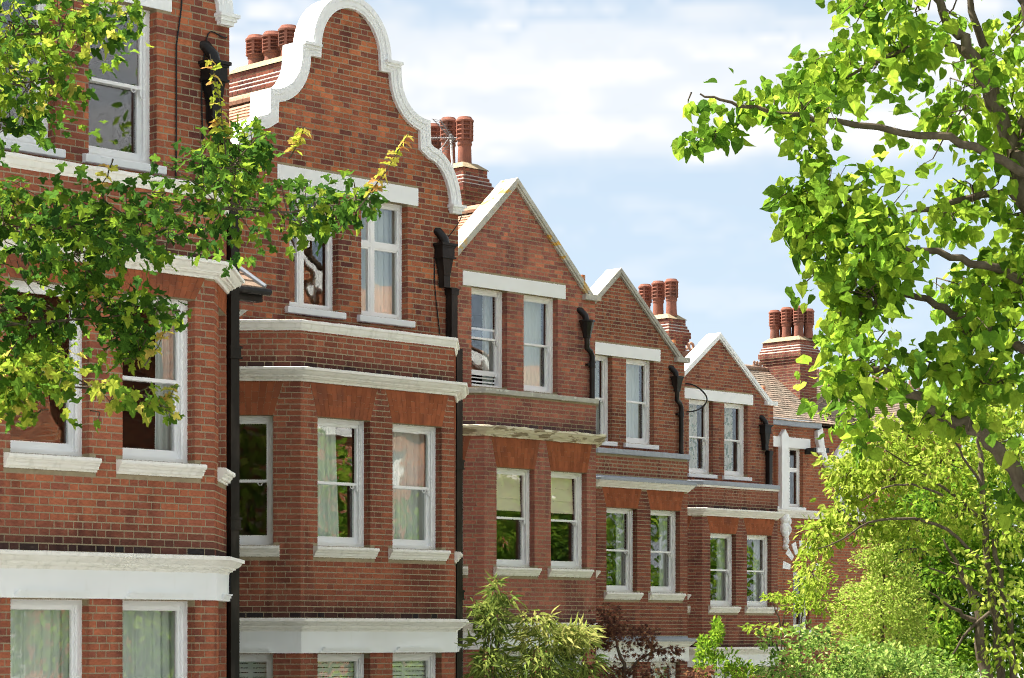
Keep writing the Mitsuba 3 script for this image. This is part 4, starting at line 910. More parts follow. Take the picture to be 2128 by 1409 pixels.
wire('cable', FA, [la(371, -20), la(374, 20), la(366, 80), la(364, 130), la(364, 250), la(363, 372)], 0.009, 'thin black cable down the wall right of the top window of the nearest house', 'cable')
wire('cable', FA, [la(470, 78), la(450, 72), la(431, 70), la(424, 105), la(418, 150), la(419, 290)], 0.008, 'thin black cable beside the rain hopper of the nearest house', 'cable')
lb = lambda x, y, w=0.02: LP(FB, 25.3, 22.15, x, y, w)
wire('cable', FB, [lb(947, 452, 0.12), lb(934, 478, 0.10), lb(920, 500, 0.03), lb(906, 515), lb(901, 570), lb(906, 640), lb(912, 695)], 0.008, 'grey cable hanging from the scrolled gable down past the hopper', 'cable')
le = lambda x, y, w=0.02: LP(FE, 37.6, 44.5, x, y, w)
wire('cable', FE, [le(1420, 798, 0.06), le(1432, 806, 0.25), le(1444, 822, 0.32), le(1448, 836, 0.3), le(1442, 850, 0.2), le(1424, 856, 0.05)], 0.018, 'black cable looping out in front of a white lintel', 'cable')
def cctv():
    k = fresh('security_camera'); tag(k, 'small black and white security camera on the far house wall', 'camera')
    c = 40.8; a, z = plane_pt(c, 1690, 936); F = Frame(a * DV - c * NV)
    mb = MB(); mb.box(F, -0.02, 0.34, 0.05, 0.17, z - 0.06, z + 0.07); put(f'{k}__body', mb, 'm_white')
    mb = MB(); mb.box(F, 0.34, 0.48, 0.06, 0.16, z - 0.05, z + 0.08); put(f'{k}__hood', mb, 'm_black')
    mb = MB(); mb.box(F, -0.12, -0.02, -0.2, 0.12, z - 0.10, z + 0.06); put(f'{k}__bracket', mb, 'm_black')
cctv()

# ---------------------------------------------------------------- leaves and trees
def mesh_leaf(right, fold=0.18, droop=0.18, petiole=0.35, centre=0.4):
    """A leaf in the xy plane, tip along +y, from its right-hand outline; folded along the midrib and drooping."""
    r = np.array(right, float); l = r[::-1] * [-1, 1]
    rim = np.vstack([r, l[1:-1]]) if r[0, 0] == 0 and r[-1, 0] == 0 else np.vstack([r, l])
    mids = np.array([[0, centre * 0.5], [0, centre], [0, (1 + centre) / 2]])
    v = np.vstack([[[0, centre]], rim]); n = len(rim)
    f = [[0, 1 + i, 1 + (i + 1) % n] for i in range(n)]
    z = fold * np.abs(v[:, 0]) - droop * np.clip(v[:, 1], 0, None) ** 2 * 0.6 + 0.03 * np.sin(v[:, 0] * 9 + v[:, 1] * 7)
    v = np.column_stack([v, z])
    if petiole:
        k = len(v); v = np.vstack([v, [[-0.014, -petiole, 0.05], [0.014, -petiole, 0.05], [0.0, 0.02, 0.0]]]); f.append([k, k + 1, k + 2])
    return v, np.array(f)
MAPLE = mesh_leaf([(0, 0.02), (0.16, -0.05), (0.42, 0.06), (0.40, 0.20), (0.34, 0.28), (0.52, 0.38), (0.60, 0.60), (0.42, 0.64), (0.27, 0.60), (0.27, 0.76), (0.14, 0.88), (0, 1.0)], 0.22, 0.30)
LIME = mesh_leaf([(0, 0.07), (0.16, 0.0), (0.34, 0.06), (0.46, 0.22), (0.49, 0.42), (0.42, 0.62), (0.28, 0.80), (0.12, 0.93), (0, 1.08)], 0.25, 0.22)
def bent(t, curl, twist, squash, nib):
    v, f = t; v = v.copy(); v[:, 0] = v[:, 0] * squash
    v[:, 2] += curl * v[:, 1] ** 2 * np.sign(v[:, 1]) + twist * v[:, 0] * v[:, 1] + 0.05 * np.sin(11 * v[:, 0] + 8 * v[:, 1] + curl * 20)
    v[:, 0] += nib * (v[:, 1] - 0.3) ** 2
    return v, f
LIME = [bent(LIME, *a) for a in ((0.0, 0.0, 1.0, 0.0), (-0.35, 0.3, 0.9, 0.12), (0.25, -0.4, 1.05, -0.10), (-0.6, 0.5, 0.8, 0.2), (0.1, 0.7, 0.7, -0.2))]
MAPLE = [bent(MAPLE, *a) for a in ((0.0, 0.0, 1.0, 0.0), (-0.4, 0.3, 0.9, 0.15), (0.2, -0.4, 1.0, -0.12), (-0.6, 0.5, 0.75, 0.2))]
OVAL = mesh_leaf([(0, 0.0), (0.16, 0.16), (0.24, 0.42), (0.17, 0.72), (0, 1.0)], 0.3, 0.3, 0.15, 0.45)
BLADE = mesh_leaf([(0, 0.0), (0.075, 0.18), (0.08, 0.5), (0, 1.0)], 0.4, 0.5, 0.0, 0.4)
STAR = mesh_leaf([(0, 0.0), (0.45, 0.12), (0.18, 0.26), (0.52, 0.62), (0.12, 0.48), (0, 1.0)], 0.1, 0.25, 0.3, 0.25)

def norm(a): return a / (np.linalg.norm(a, axis=-1, keepdims=True) + 1e-9)
def leaves(tpl, pos, tip, nor, size, tone, bright):
    if isinstance(tpl, list):
        which = (np.abs(pos[:, 0] * 977 + pos[:, 2] * 631) * 10).astype(int) % len(tpl)
        got = [leaves(t, *(a[which == i] for a in (pos, tip, nor, size, tone, bright))) for i, t in enumerate(tpl) if (which == i).any()]
        at_ = np.cumsum([0] + [len(g[0]) for g in got])
        return np.vstack([g[0] for g in got]), np.vstack([g[1] + o for g, o in zip(got, at_)]), np.vstack([g[2] for g in got])
    y = norm(tip); z = norm(nor - (nor * y).sum(-1, keepdims=True) * y); x = np.cross(y, z)
    v = pos[:, None] + size[:, None, None] * (tpl[0][None, :, 0:1] * x[:, None] + tpl[0][None, :, 1:2] * y[:, None] + tpl[0][None, :, 2:3] * z[:, None])
    f = (np.arange(len(pos)) * len(tpl[0]))[:, None, None] + tpl[1][None]
    return v.reshape(-1, 3), f.reshape(-1, 3), np.repeat(np.stack([tone, bright], 1), len(tpl[0]), 0)
def spray(paths, rng):
    """Leaf points along px paths: each path = (points [(x, y, spread px)], Y, depth spread m, count)."""
    out, src = [], []
    for pts, Y, dy, n in paths:
        P = np.array(pts, float); seg = np.hypot(*np.diff(P[:, :2], axis=0).T) if len(P) > 1 else np.array([1.0])
        if len(P) == 1: P = np.vstack([P, P + [[1, 1, 0]]])
        cum = np.concatenate([[0], np.cumsum(seg)]) / seg.sum()
        wts = np.interp(np.linspace(0, 1, 400), cum, P[:, 2]) ** 1.0
        t = rng.choice(np.linspace(0, 1, 400), n, p=wts / wts.sum())
        x, y, s = (np.interp(t, cum, P[:, i]) for i in range(3))
        r = np.sqrt(rng.random(n)) * s; a = rng.random(n) * 2 * np.pi
        yy = Y + dy * rng.standard_normal(n) * np.clip(s / 60, 0.3, 1)
        q = np.stack([(x + r * np.cos(a) - CX) / FPX * Y, yy, (YH - y - r * np.sin(a)) / FPX * Y], 1)
        c = np.stack([(x - CX) / FPX * Y, np.full(n, Y), (YH - y) / FPX * Y], 1)
        out.append(q); src.append(c)
    return np.vstack(out), np.vstack(src)
def clumpy(pos, scale, keep, rng, seed):      # thins the points to clumps with gaps between
    v = meshkit.fbm(pos * scale, 3, seed)
    return v > np.quantile(v, 1 - keep)
def orient(pos, src, rng, up=0.6, out=0.6, rand=0.5, down=0.3, toward=0.2):
    n = len(pos); o = norm(pos - src + 1e-4 * rng.standard_normal((n, 3)))
    tip = norm(o * out + rng.standard_normal((n, 3)) * rand * 0.8 + np.array([0, 0, -down]))
    nor = norm(np.array([0, 0, up]) + rng.standard_normal((n, 3)) * rand + norm(-pos) * toward)
    return tip, nor
def foliage(key, tpl, pos, tip, nor, size, tone, bright, bsdf, own=0, piece='leaf', mass='foliage'):
    pos, tip, nor = pos, norm(tip), norm(nor)
    idx = np.arange(len(pos)); sel = []
    if own:
        X, Y = pos[:, 0] / pos[:, 1] * FPX + CX, YH - pos[:, 2] / pos[:, 1] * FPX
        ok = (X > 10) & (X < PW - 10) & (Y > 10) & (Y < PH - 10)
        face = np.abs((norm(nor) * norm(pos)).sum(1))
        sel = [i for i in np.argsort(-np.where(ok, size ** 2 * face / pos[:, 1] ** 2 * (1 - 0.04 * (pos[:, 1] - pos[:, 1].min())), -1))[:own] if ok[i]]
        z = norm(nor - (nor * tip).sum(-1, keepdims=True) * tip); x = np.cross(tip, z)
        cache = {}
        for i in sel:
            q = (round(tone[i] * 10), round(bright[i] * 6))
            tp = tpl[int(i) % len(tpl)] if isinstance(tpl, list) else tpl; q = q + ((int(i) % len(tpl)) if isinstance(tpl, list) else 0,)
            if q not in cache: cache[q] = mikit.ply(tp, bsdf, uv=np.tile([q[0] / 10, q[1] / 6], (len(tp[0]), 1)))
            M = np.eye(4); M[:3, 0], M[:3, 1], M[:3, 2], M[:3, 3] = x[i] * size[i], tip[i] * size[i], z[i] * size[i], pos[i]
            scene[fresh(f'{key}__{piece}')] = {**cache[q], 'to_world': T4(M)}
    rest = np.setdiff1d(idx, np.array(sel, int))
    v, f, uv = leaves(tpl, pos[rest], tip[rest], nor[rest], size[rest], tone[rest], bright[rest])
    k = fresh(f'{key}__{mass}'); scene[k] = mikit.ply((v, f), bsdf, uv=uv); tag(k, kind='stuff')
def limb(key, pts, Y, r0, r1, sides=9, name='branch', rng=None, bsdf='m_bark', dy=None):
    P = np.array([at(x, y, Y + (dy[i] if dy is not None else 0.0)) for i, (x, y) in enumerate(pts)])
    t = np.linspace(0, 1, max(3 * len(P), 5)); s = np.linspace(0, 1, len(P))
    Q = np.stack([np.interp(t, s, P[:, k]) for k in range(3)], 1)
    Q[1:-1] = (Q[:-2] + 2 * Q[1:-1] + Q[2:]) / 4
    Q[1:-1] += 0.25 * r0 * np.random.default_rng(len(P)).standard_normal((len(Q) - 2, 3))
    mb = MB(); mb.tube(Q, np.linspace(r0, r1, len(Q)), sides); put(f'{key}__{name}', mb, bsdf, True)
def twigs(key, pos, src, rng, n, r=0.0035, bsdf='m_bark'):
    mb = MB()
    for i in rng.choice(len(pos), min(n, len(pos)), replace=False):
        a, b = src[i], pos[i]; m = (a + b) / 2 + 0.08 * np.linalg.norm(b - a) * rng.standard_normal(3)
        mb.tube(np.array([a, m, b]), [r * 1.6, r * 1.2, r * 0.6], 4, caps=False)
    k = put(f'{key}__twigs', mb, bsdf, True); tag(k, kind='stuff')

# ---- field maple hanging into the picture on the left
def maple():
    k = fresh('maple_tree'); tag(k, 'leafy maple whose boughs hang across the nearest brick house', 'tree')
    r = np.random.default_rng(21); Y = 11.5
    paths = [
        ([(-90, 60, 70), (0, 40, 90), (90, 60, 80), (170, 60, 60), (235, 35, 45), (285, 22, 18)], Y, 0.35, 520),
        ([(-60, 160, 90), (20, 180, 85), (100, 160, 55), (150, 130, 40)], Y - 0.3, 0.35, 300),
        ([(-40, 250, 60), (40, 265, 38), (85, 262, 18)], Y, 0.3, 90),
        ([(-80, 480, 90), (60, 470, 70), (200, 450, 62), (330, 440, 70), (440, 430, 70), (530, 430, 60)], Y, 0.45, 900),
        ([(440, 400, 60), (480, 350, 55), (525, 300, 38), (545, 270, 18)], Y + 0.3, 0.3, 230),
        ([(530, 430, 60), (600, 450, 55), (660, 430, 45), (720, 420, 42), (790, 410, 16)], Y, 0.3, 330),
        ([(-60, 560, 60), (60, 540, 60), (200, 520, 60), (330, 505, 50), (420, 470, 40)], Y - 0.3, 0.4, 380),
        ([(-60, 640, 60), (60, 650, 62), (160, 640, 55), (250, 640, 42), (330, 640, 40), (385, 650, 14)], Y, 0.4, 330),
        ([(230, 700, 40), (290, 700, 30)], Y, 0.2, 40),
        ([(-80, 760, 60), (30, 740, 55), (120, 720, 40)], Y + 0.2, 0.4, 190),
        ([(-60, 800, 55), (60, 790, 50), (180, 800, 45), (260, 810, 40), (320, 830, 28), (350, 860, 14)], Y - 0.2, 0.35, 420),
        ([(-40, 860, 40), (30, 850, 32), (160, 850, 34), (250, 860, 22)], Y, 0.3, 110),
        ([(250, 760, 22), (300, 715, 18)], Y, 0.2, 26), ([(330, 835, 14), (362, 800, 10)], Y, 0.1, 16),
        ([(170, 610, 24), (190, 570, 16)], Y, 0.15, 22)]
    paths = [(p, y, dy, int(n * 1.5)) for p, y, dy, n in paths]
    pos, src = spray(paths, r)
    keep = clumpy(pos, 3.4, 0.62, r, 3); pos, src = pos[keep], src[keep]
    tip, nor = orient(pos, src, r, up=0.9, out=0.6, rand=0.42, down=0.30, toward=0.12)
    n = len(pos)
    low = (YH - pos[:, 2] / pos[:, 1] * FPX)
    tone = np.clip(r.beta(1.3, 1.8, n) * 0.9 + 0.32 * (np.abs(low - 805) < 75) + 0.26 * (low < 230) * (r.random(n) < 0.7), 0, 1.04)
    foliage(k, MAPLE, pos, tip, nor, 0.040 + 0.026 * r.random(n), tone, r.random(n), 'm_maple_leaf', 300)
    # upright young shoots, yellow and bronze
    P, Tn, Nn, S = [], [], [], []
    for (x0, y0), (x1, y1), m in (((470, 330), (436, 112), 22), ((600, 330), (632, 262), 14), ((740, 440), (852, 272), 22), ((480, 300), (440, 240), 6), ((215, 640), (150, 560), 10), ((300, 760), (345, 680), 10), ((330, 850), (365, 800), 8), ((60, 450), (20, 400), 8), ((235, 330), (200, 400), 6)):
        limb(k, [(x0, y0), ((x0 + x1) / 2 + 6, (y0 + y1) / 2), (x1, y1)], Y - 0.1, 0.004, 0.0018, 5, 'shoot', bsdf='m_bark')
        for i in range(m):
            t = 0.25 + 0.75 * (i // 2) / (m / 2); s = 1 if i % 2 else -1
            P.append(at(x0 + (x1 - x0) * t, y0 + (y1 - y0) * t, Y - 0.1)); Tn.append([0.8 * s + 0.2 * r.standard_normal(), 0.5 * r.standard_normal(), -0.15 + 0.3 * r.standard_normal()]); Nn.append([0.2 * r.standard_normal(), -0.5, 0.8]); S.append(0.036 + 0.022 * r.random())
    foliage(k, MAPLE, np.array(P), np.array(Tn), np.array(Nn), np.array(S), 0.85 + 0.35 * r.random(len(P)), 0.6 + 0.4 * r.random(len(P)), 'm_maple_leaf')
    twigs(k, pos, src, r, 500, 0.0022)
    limb(k, [(-260, 520), (-60, 500), (120, 470), (300, 440), (440, 430), (600, 445), (700, 425)], Y, 0.015, 0.004)
    limb(k, [(-260, 90), (-60, 80), (90, 70), (210, 45)], Y, 0.011, 0.003)
    limb(k, [(-260, 690), (-60, 680), (140, 665), (250, 655)], Y, 0.010, 0.004)
    limb(k, [(-260, 830), (-60, 810), (140, 800), (300, 825)], Y, 0.009, 0.003)
    limb(k, [(300, 440), (430, 400), (530, 290)], Y + 0.1, 0.006, 0.003)
    limb(k, [(-400, 2900), (-380, 1500), (-330, 900), (-280, 520), (-260, 90), (-220, -300)], Y, 0.16, 0.06, 12, 'trunk')
maple()

# ---- lime tree on the right
def lime():
    k = fresh('lime_tree'); tag(k, 'lime tree with heart-shaped bright green leaves at the right edge', 'tree')
    r = np.random.default_rng(33); Y = 14.0
    limb(k, [(2330, 3200), (2310, 1400), (2250, 1000), (2185, 640), (2158, 400), (2160, 280), (2190, 100), (2200, -300)], Y, 0.17, 0.09, 14, 'trunk')
    limb(k, [(2150, 420), (2110, 320), (2070, 230), (2025, 130), (1985, 60), (1950, 0), (1920, -80), (1880, -260)], Y, 0.052, 0.012, 12)
    limb(k, [(2085, 260), (2060, 170), (2045, 90), (2020, 20), (2000, -60), (1990, -300)], Y + 0.2, 0.035, 0.010, 10)
    limb(k, [(2165, 375), (2110, 350), (2010, 300), (1930, 280), (1780, 260), (1650, 242), (1560, 222), (1500, 208), (1455, 195)], Y - 0.3, 0.030, 0.005, 10)
    limb(k, [(2020, 120), (1975, 88), (1920, 92), (1860, 110), (1800, 140), (1760, 160)], Y, 0.020, 0.008, 8)
    limb(k, [(2160, 400), (2090, 395), (1990, 415), (1900, 440), (1850, 470)], Y + 0.3, 0.030, 0.010, 8)
    limb(k, [(2160, 600), (2085, 560), (2030, 548), (1950, 520), (1880, 515), (1800, 500), (1740, 470)], Y - 0.2, 0.030, 0.010, 8)
    limb(k, [(2190, 760), (2090, 700), (1985, 652), (1930, 620), (1870, 605), (1800, 640), (1760, 700)], Y, 0.030, 0.010, 9)
    limb(k, [(2200, 1180), (2150, 1060), (2095, 960), (2040, 905), (1980, 870), (1900, 820), (1850, 780), (1800, 760)], Y - 0.5, 0.052, 0.016, 10)
    limb(k, [(2180, 120), (2135, 20), (2110, -60), (2120, -400)], Y, 0.05, 0.02, 10)
    limb(k, [(2185, 640), (2280, 520), (2400, 420), (2520, 380)], Y, 0.05, 0.012, 9)
    limb(k, [(2190, 100), (2290, -40), (2400, -160)], Y, 0.05, 0.012, 9)
    paths = [
        ([(1425, 190, 14), (1480, 200, 34), (1560, 205, 40), (1650, 225, 48), (1720, 240, 50)], Y - 0.3, 0.3, 130),
        ([(1405, 318, 10), (1440, 290, 22), (1490, 270, 30), (1540, 260, 26)], Y - 0.3, 0.25, 42),
        ([(1660, 300, 30), (1700, 310, 30), (1690, 350, 16)], Y - 0.3, 0.2, 26),
        ([(1650, 180, 40), (1720, 150, 60), (1790, 150, 65), (1850, 120, 50), (1930, 90, 40)], Y, 0.4, 300),
        ([(1740, 0, 40), (1820, 20, 45), (1900, 20, 60), (1980, 20, 60)], Y, 0.5, 210),
        ([(1850, 190, 26), (1840, 230, 30), (1870, 290, 20)], Y, 0.3, 30),
        ([(1960, 200, 50), (1990, 260, 60), (2060, 120, 70), (2110, 60, 70)], Y + 0.5, 0.6, 330),
        ([(2060, 340, 50), (2110, 260, 60), (2140, 180, 60)], Y + 0.4, 0.5, 200),
        ([(1980, 370, 40), (2060, 400, 50), (1990, 440, 50), (1920, 450, 40)], Y + 0.3, 0.4, 190),
        ([(1640, 400, 30), (1690, 420, 40), (1750, 420, 55), (1800, 440, 60), (1850, 460, 50)], Y - 0.2, 0.4, 300),
        ([(1640, 460, 30), (1700, 480, 50), (1760, 500, 75), (1820, 540, 75), (1860, 560, 40)], Y - 0.2, 0.45, 430),
        ([(1660, 590, 28), (1720, 590, 45), (1790, 600, 65), (1840, 640, 50)], Y - 0.2, 0.4, 260),
        ([(1720, 640, 40), (1770, 690, 60), (1800, 740, 60), (1800, 800, 60), (1790, 850, 50)], Y - 0.3, 0.4, 370),
        ([(1690, 750, 30), (1720, 800, 40), (1720, 850, 40), (1720, 900, 30)], Y - 0.4, 0.25, 80),
        ([(1690, 860, 18), (1655, 890, 12)], Y - 0.6, 0.1, 8), ([(1790, 880, 30), (1800, 930, 20)], Y - 0.5, 0.2, 30),
        ([(1960, 600, 40), (2030, 590, 60), (2100, 560, 60), (2130, 620, 60)], Y + 0.2, 0.5, 270),
        ([(2000, 690, 45), (2080, 680, 60), (2130, 720, 60)], Y, 0.5, 230),
        ([(1880, 740, 40), (1960, 760, 40), (2040, 790, 50), (2110, 800, 50)], Y - 0.2, 0.5, 210),
        ([(1850, 830, 30), (1930, 850, 40), (2000, 870, 30), (2080, 940, 26)], Y - 0.4, 0.4, 130),
        ([(2060, 1000, 30), (2110, 980, 40), (2090, 1090, 20)], Y - 0.4, 0.3, 45),
        ([(2128, 420, 40), (2140, 500, 50)], Y + 0.5, 0.4, 110),
        ([(2260, -350, 150), (2330, -50, 190), (2380, 300, 200), (2360, 650, 170), (2300, 900, 100)], Y + 0.3, 1.0, 1500), ([(1800, -160, 70), (1950, -220, 130), (2120, -320, 150), (2300, -450, 160)], Y + 0.2, 0.9, 700)]
    paths = [(p, y, dy, int(n * 1.95)) for p, y, dy, n in paths]
    pos, src = spray(paths, r)
    keep = clumpy(pos, 4.2, 0.52, r, 8); pos, src = pos[keep], src[keep]
    n = len(pos)
    tip = norm(norm(pos - src) * [0.6, 0.6, 0.25] + 0.45 * r.standard_normal((n, 3)) + [0, 0, -0.55])
    nor = norm(0.55 * r.standard_normal((n, 3)) + [-0.25, -0.55, 0.55])
    foliage(k, LIME, pos, tip, nor, 0.044 + 0.056 * r.random(n), r.beta(1.3, 0.95, n), r.random(n), 'm_lime_leaf', 300)
    twigs(k, pos, src, r, 700, 0.003)
lime()

# ---- garden shrubs and trees in front of the houses
def blob_points(blobs, rng):
    """Points in world ellipsoids given by (px x, px y, Y, rx px, ry px, depth m, count), gathered toward the outside."""
    out, src = [], []
    for x, y, Y, rx, ry, dp, n in blobs:
        d = norm(rng.standard_normal((n, 3))); rad = rng.random(n) ** 0.38
        q = d * rad[:, None] * [rx / FPX * Y, dp, ry / FPX * Y]
        out.append(at(x, y, Y) + q); src.append(np.tile(at(x, y, Y), (n, 1)))
    return np.vstack(out), np.vstack(src)
def shrub(name, label, cat, tpl, bsdf, blobs, size, rng, clump=(2.5, 0.75), ori=dict(), tone=(0, 1), stems=(), own=0, seed=1, group=None, tw=0):
    k = fresh(name); tag(k, label, cat, group)
    pos, src = blob_points(blobs, rng)
    keep = clumpy(pos, clump[0], clump[1], rng, seed); pos, src = pos[keep], src[keep]
    tip, nor = orient(pos, src, rng, **ori); n = len(pos)
    foliage(k, tpl, pos, tip, nor, size[0] + (size[1] - size[0]) * rng.random(n), tone[0] + (tone[1] - tone[0]) * rng.beta(1.7, 1.7, n), rng.random(n), bsdf, own)
    for pts, Y, r0, r1, nm in stems: limb(k, pts, Y, r0, r1, 8, nm)
    if tw: twigs(k, pos, src, rng, tw, 0.006)
    return k
r = np.random.default_rng(77)
LOOSE = dict(up=0.5, out=0.7, rand=0.6, down=0.45, toward=0.1)
SOFT = dict(up=0.7, out=0.7, rand=0.6, down=0.2, toward=0.1)
DROOP = dict(up=0.5, out=0.6, rand=0.5, down=0.7, toward=0.1)
# dark tree at the back right
shrub('garden_tree', 'dark leafy tree with bare trunks behind the yellow-green cherry', 'tree', OVAL, 'm_dark_leaf',
      [(2020, 1130, 44, 190, 160, 2.0, 5000), (2090, 1290, 44, 150, 140, 1.6, 3000), (1960, 1290, 44, 100, 110, 1.4, 1800), (1920, 1060, 45, 110, 120, 1.4, 1800)], (0.10, 0.17), r, (1.4, 0.8), SOFT, seed=4,
      stems=[([(2055, 1800), (2050, 1420), (2040, 1300), (2010, 1200), (1960, 1120)], 40.5, 0.14, 0.015, 'trunk'), ([(2040, 1300), (1990, 1270), (1930, 1230)], 40.5, 0.06, 0.012, 'branch')])
# cherry with arching boughs, yellow-green in the sun
shrub('broad_tree', 'fresh green leafy tree close behind the yellow-green cherry', 'tree', OVAL, 'm_lime_leaf',
      [(1990, 960, 42, 120, 70, 1.4, 1500), (2080, 920, 42, 100, 90, 1.4, 1500), (2060, 1060, 42, 120, 80, 1.4, 1700), (1950, 1070, 42, 90, 70, 1.2, 1200), (2110, 1180, 42, 70, 90, 1.2, 900), (1985, 1180, 42, 70, 60, 1.0, 900), (2010, 1110, 42, 80, 60, 1.0, 800), (1960, 1290, 42, 40, 50, 0.8, 350), (2070, 1350, 43, 120, 80, 1.2, 1500), (1960, 1380, 43, 90, 50, 1.0, 800)], (0.09, 0.15), r, (1.5, 0.72), SOFT, (0.0, 0.9), seed=3)
shrub('cherry_tree', 'yellow-green cherry tree with arching grey boughs', 'tree', OVAL, 'm_cherry_leaf',
      [(1890, 900, 38, 85, 50, 1.2, 900), (1820, 930, 37.5, 70, 60, 1.0, 700), (1960, 870, 38.5, 80, 55, 1.2, 800), (2050, 850, 38.5, 90, 60, 1.3, 900), (2110, 920, 38, 70, 90, 1.2, 600), (1960, 960, 38, 100, 60, 1.3, 900), (1850, 1000, 37.5, 110, 50, 1.2, 1000), (1770, 1000, 37.5, 60, 50, 0.9, 450), (1740, 1060, 37.5, 60, 40, 0.8, 420), (1790, 1090, 37.5, 90, 40, 0.9, 500), (1700, 1110, 37.5, 45, 50, 0.7, 330), (1690, 1190, 37.5, 40, 50, 0.7, 260), (1760, 985, 37.5, 50, 20, 0.6, 130), (1720, 960, 37.5, 26, 22, 0.5, 60), (1900, 1080, 37.5, 90, 45, 1.0, 500), (2000, 1060, 37.5, 100, 60, 1.1, 550), (2090, 1080, 37, 70, 80, 1.1, 380), (2080, 1230, 36.5, 70, 70, 1.0, 260), (2000, 1180, 36.5, 60, 40, 0.8, 130), (2090, 1350, 36.5, 60, 50, 0.8, 150), (1960, 1260, 36.5, 40, 20, 0.5, 50), (1900, 1140, 37, 50, 30, 0.6, 110)], (0.08, 0.15), r, (1.9, 0.74), LOOSE, (0.15, 1.0), seed=6, tw=260,
      stems=[([(2085, 1900), (2082, 1409), (2065, 1260), (2050, 1130), (2040, 1000), (2035, 940)], 37, 0.075, 0.035, 'trunk'), ([(2110, 1900), (2108, 1380), (2085, 1240), (2065, 1120)], 36.8, 0.065, 0.035, 'trunk'),
             ([(2040, 1080), (1985, 1030), (1930, 990), (1880, 960), (1840, 935)], 37, 0.030, 0.009, 'branch'), ([(2035, 1160), (1960, 1090), (1880, 1075), (1800, 1085), (1740, 1130), (1700, 1140)], 36.6, 0.030, 0.008, 'branch'),
             ([(2050, 1250), (1990, 1200), (1930, 1180)], 36.6, 0.03, 0.012, 'branch'), ([(2040, 960), (2030, 900), (2050, 850)], 37, 0.03, 0.012, 'branch'), ([(1980, 1360), (2010, 1310), (2060, 1270)], 36.3, 0.012, 0.03, 'branch'),
             ([(1960, 1030), (1900, 1005), (1840, 1010), (1790, 1040)], 36.6, 0.022, 0.008, 'branch'), ([(2040, 1010), (1990, 930), (1960, 870)], 36.8, 0.025, 0.008, 'branch')])
shrub('conical_tree', 'cone-shaped pale green tree with tiny dense leaves', 'tree', OVAL, 'm_bush_leaf',
      [(1835, 1130, 40, 45, 60, 0.5, 1600), (1835, 1190, 40, 75, 70, 0.8, 3200), (1830, 1260, 40, 105, 75, 1.0, 5200), (1830, 1330, 40, 125, 70, 1.1, 5200), (1825, 1400, 40, 130, 60, 1.1, 3000)], (0.045, 0.08), r, (3.0, 0.72), SOFT, (0.25, 1.0), seed=9,
      stems=[([(1830, 1700), (1832, 1400), (1836, 1150)], 40, 0.06, 0.02, 'trunk')])
shrub('flowering_bush', 'pale green flowering bush spread along the bottom', 'bush', OVAL, 'm_rose_leaf',
      [(1800, 1380, 34, 90, 60, 0.8, 1700), (1900, 1390, 34, 90, 50, 0.8, 1500), (1700, 1385, 34, 80, 60, 0.8, 1500), (1640, 1400, 34, 70, 50, 0.7, 900), (1610, 1330, 34, 40, 25, 0.4, 160), (1680, 1320, 34, 50, 25, 0.5, 260), (1990, 1420, 34, 80, 40, 0.8, 700)], (0.055, 0.10), r, (3.4, 0.62), SOFT, (0.0, 1.0), seed=12)
shrub('slender_tree', 'slender young tree with flat leaf layers and thin reddish stems', 'tree', OVAL, 'm_cherry_leaf',
      [(1625, 1240, 39, 45, 10, 0.5, 170), (1660, 1262, 39, 40, 22, 0.5, 200), (1700, 1250, 39, 60, 30, 0.6, 330), (1690, 1210, 39, 50, 40, 0.6, 300), (1600, 1305, 38, 60, 14, 0.5, 150)], (0.06, 0.10), r, (3, 0.8), SOFT, (0.1, 0.9), seed=14,
      stems=[([(1625, 1700), (1625, 1310), (1612, 1270), (1605, 1250)], 39, 0.022, 0.008, 'trunk'), ([(1660, 1700), (1662, 1310), (1670, 1250), (1680, 1200)], 39, 0.02, 0.008, 'trunk'), ([(1625, 1305), (1632, 1270), (1636, 1250)], 39, 0.012, 0.006, 'branch')])
shrub('laurel_bush', 'upright glossy green shrub in front of the white-edged gable house', 'bush', OVAL, 'm_lime_leaf',
      [(1490, 1315, 40, 12, 32, 0.25, 260), (1462, 1345, 40, 16, 24, 0.25, 220), (1480, 1385, 40, 38, 34, 0.4, 700), (1518, 1370, 40, 18, 22, 0.25, 170), (1545, 1398, 40, 34, 22, 0.3, 220)], (0.055, 0.095), r, (3.6, 0.72), dict(up=0.4, out=0.5, rand=0.6, down=-0.5, toward=0.1), (0.2, 1.0), seed=16,
      stems=[([(1480, 1700), (1482, 1400), (1490, 1310)], 40, 0.015, 0.005, 'trunk'), ([(1470, 1700), (1470, 1400), (1462, 1335)], 40, 0.012, 0.004, 'trunk')])
shrub('red_shrub', 'small reddish shrub at the foot of the glossy green bush', 'bush', OVAL, 'm_red_leaf',
      [(1455, 1396, 38, 32, 14, 0.4, 150), (1585, 1404, 38, 26, 9, 0.4, 70)], (0.06, 0.10), r, (3, 0.8), SOFT, (0.4, 1.0), seed=17)
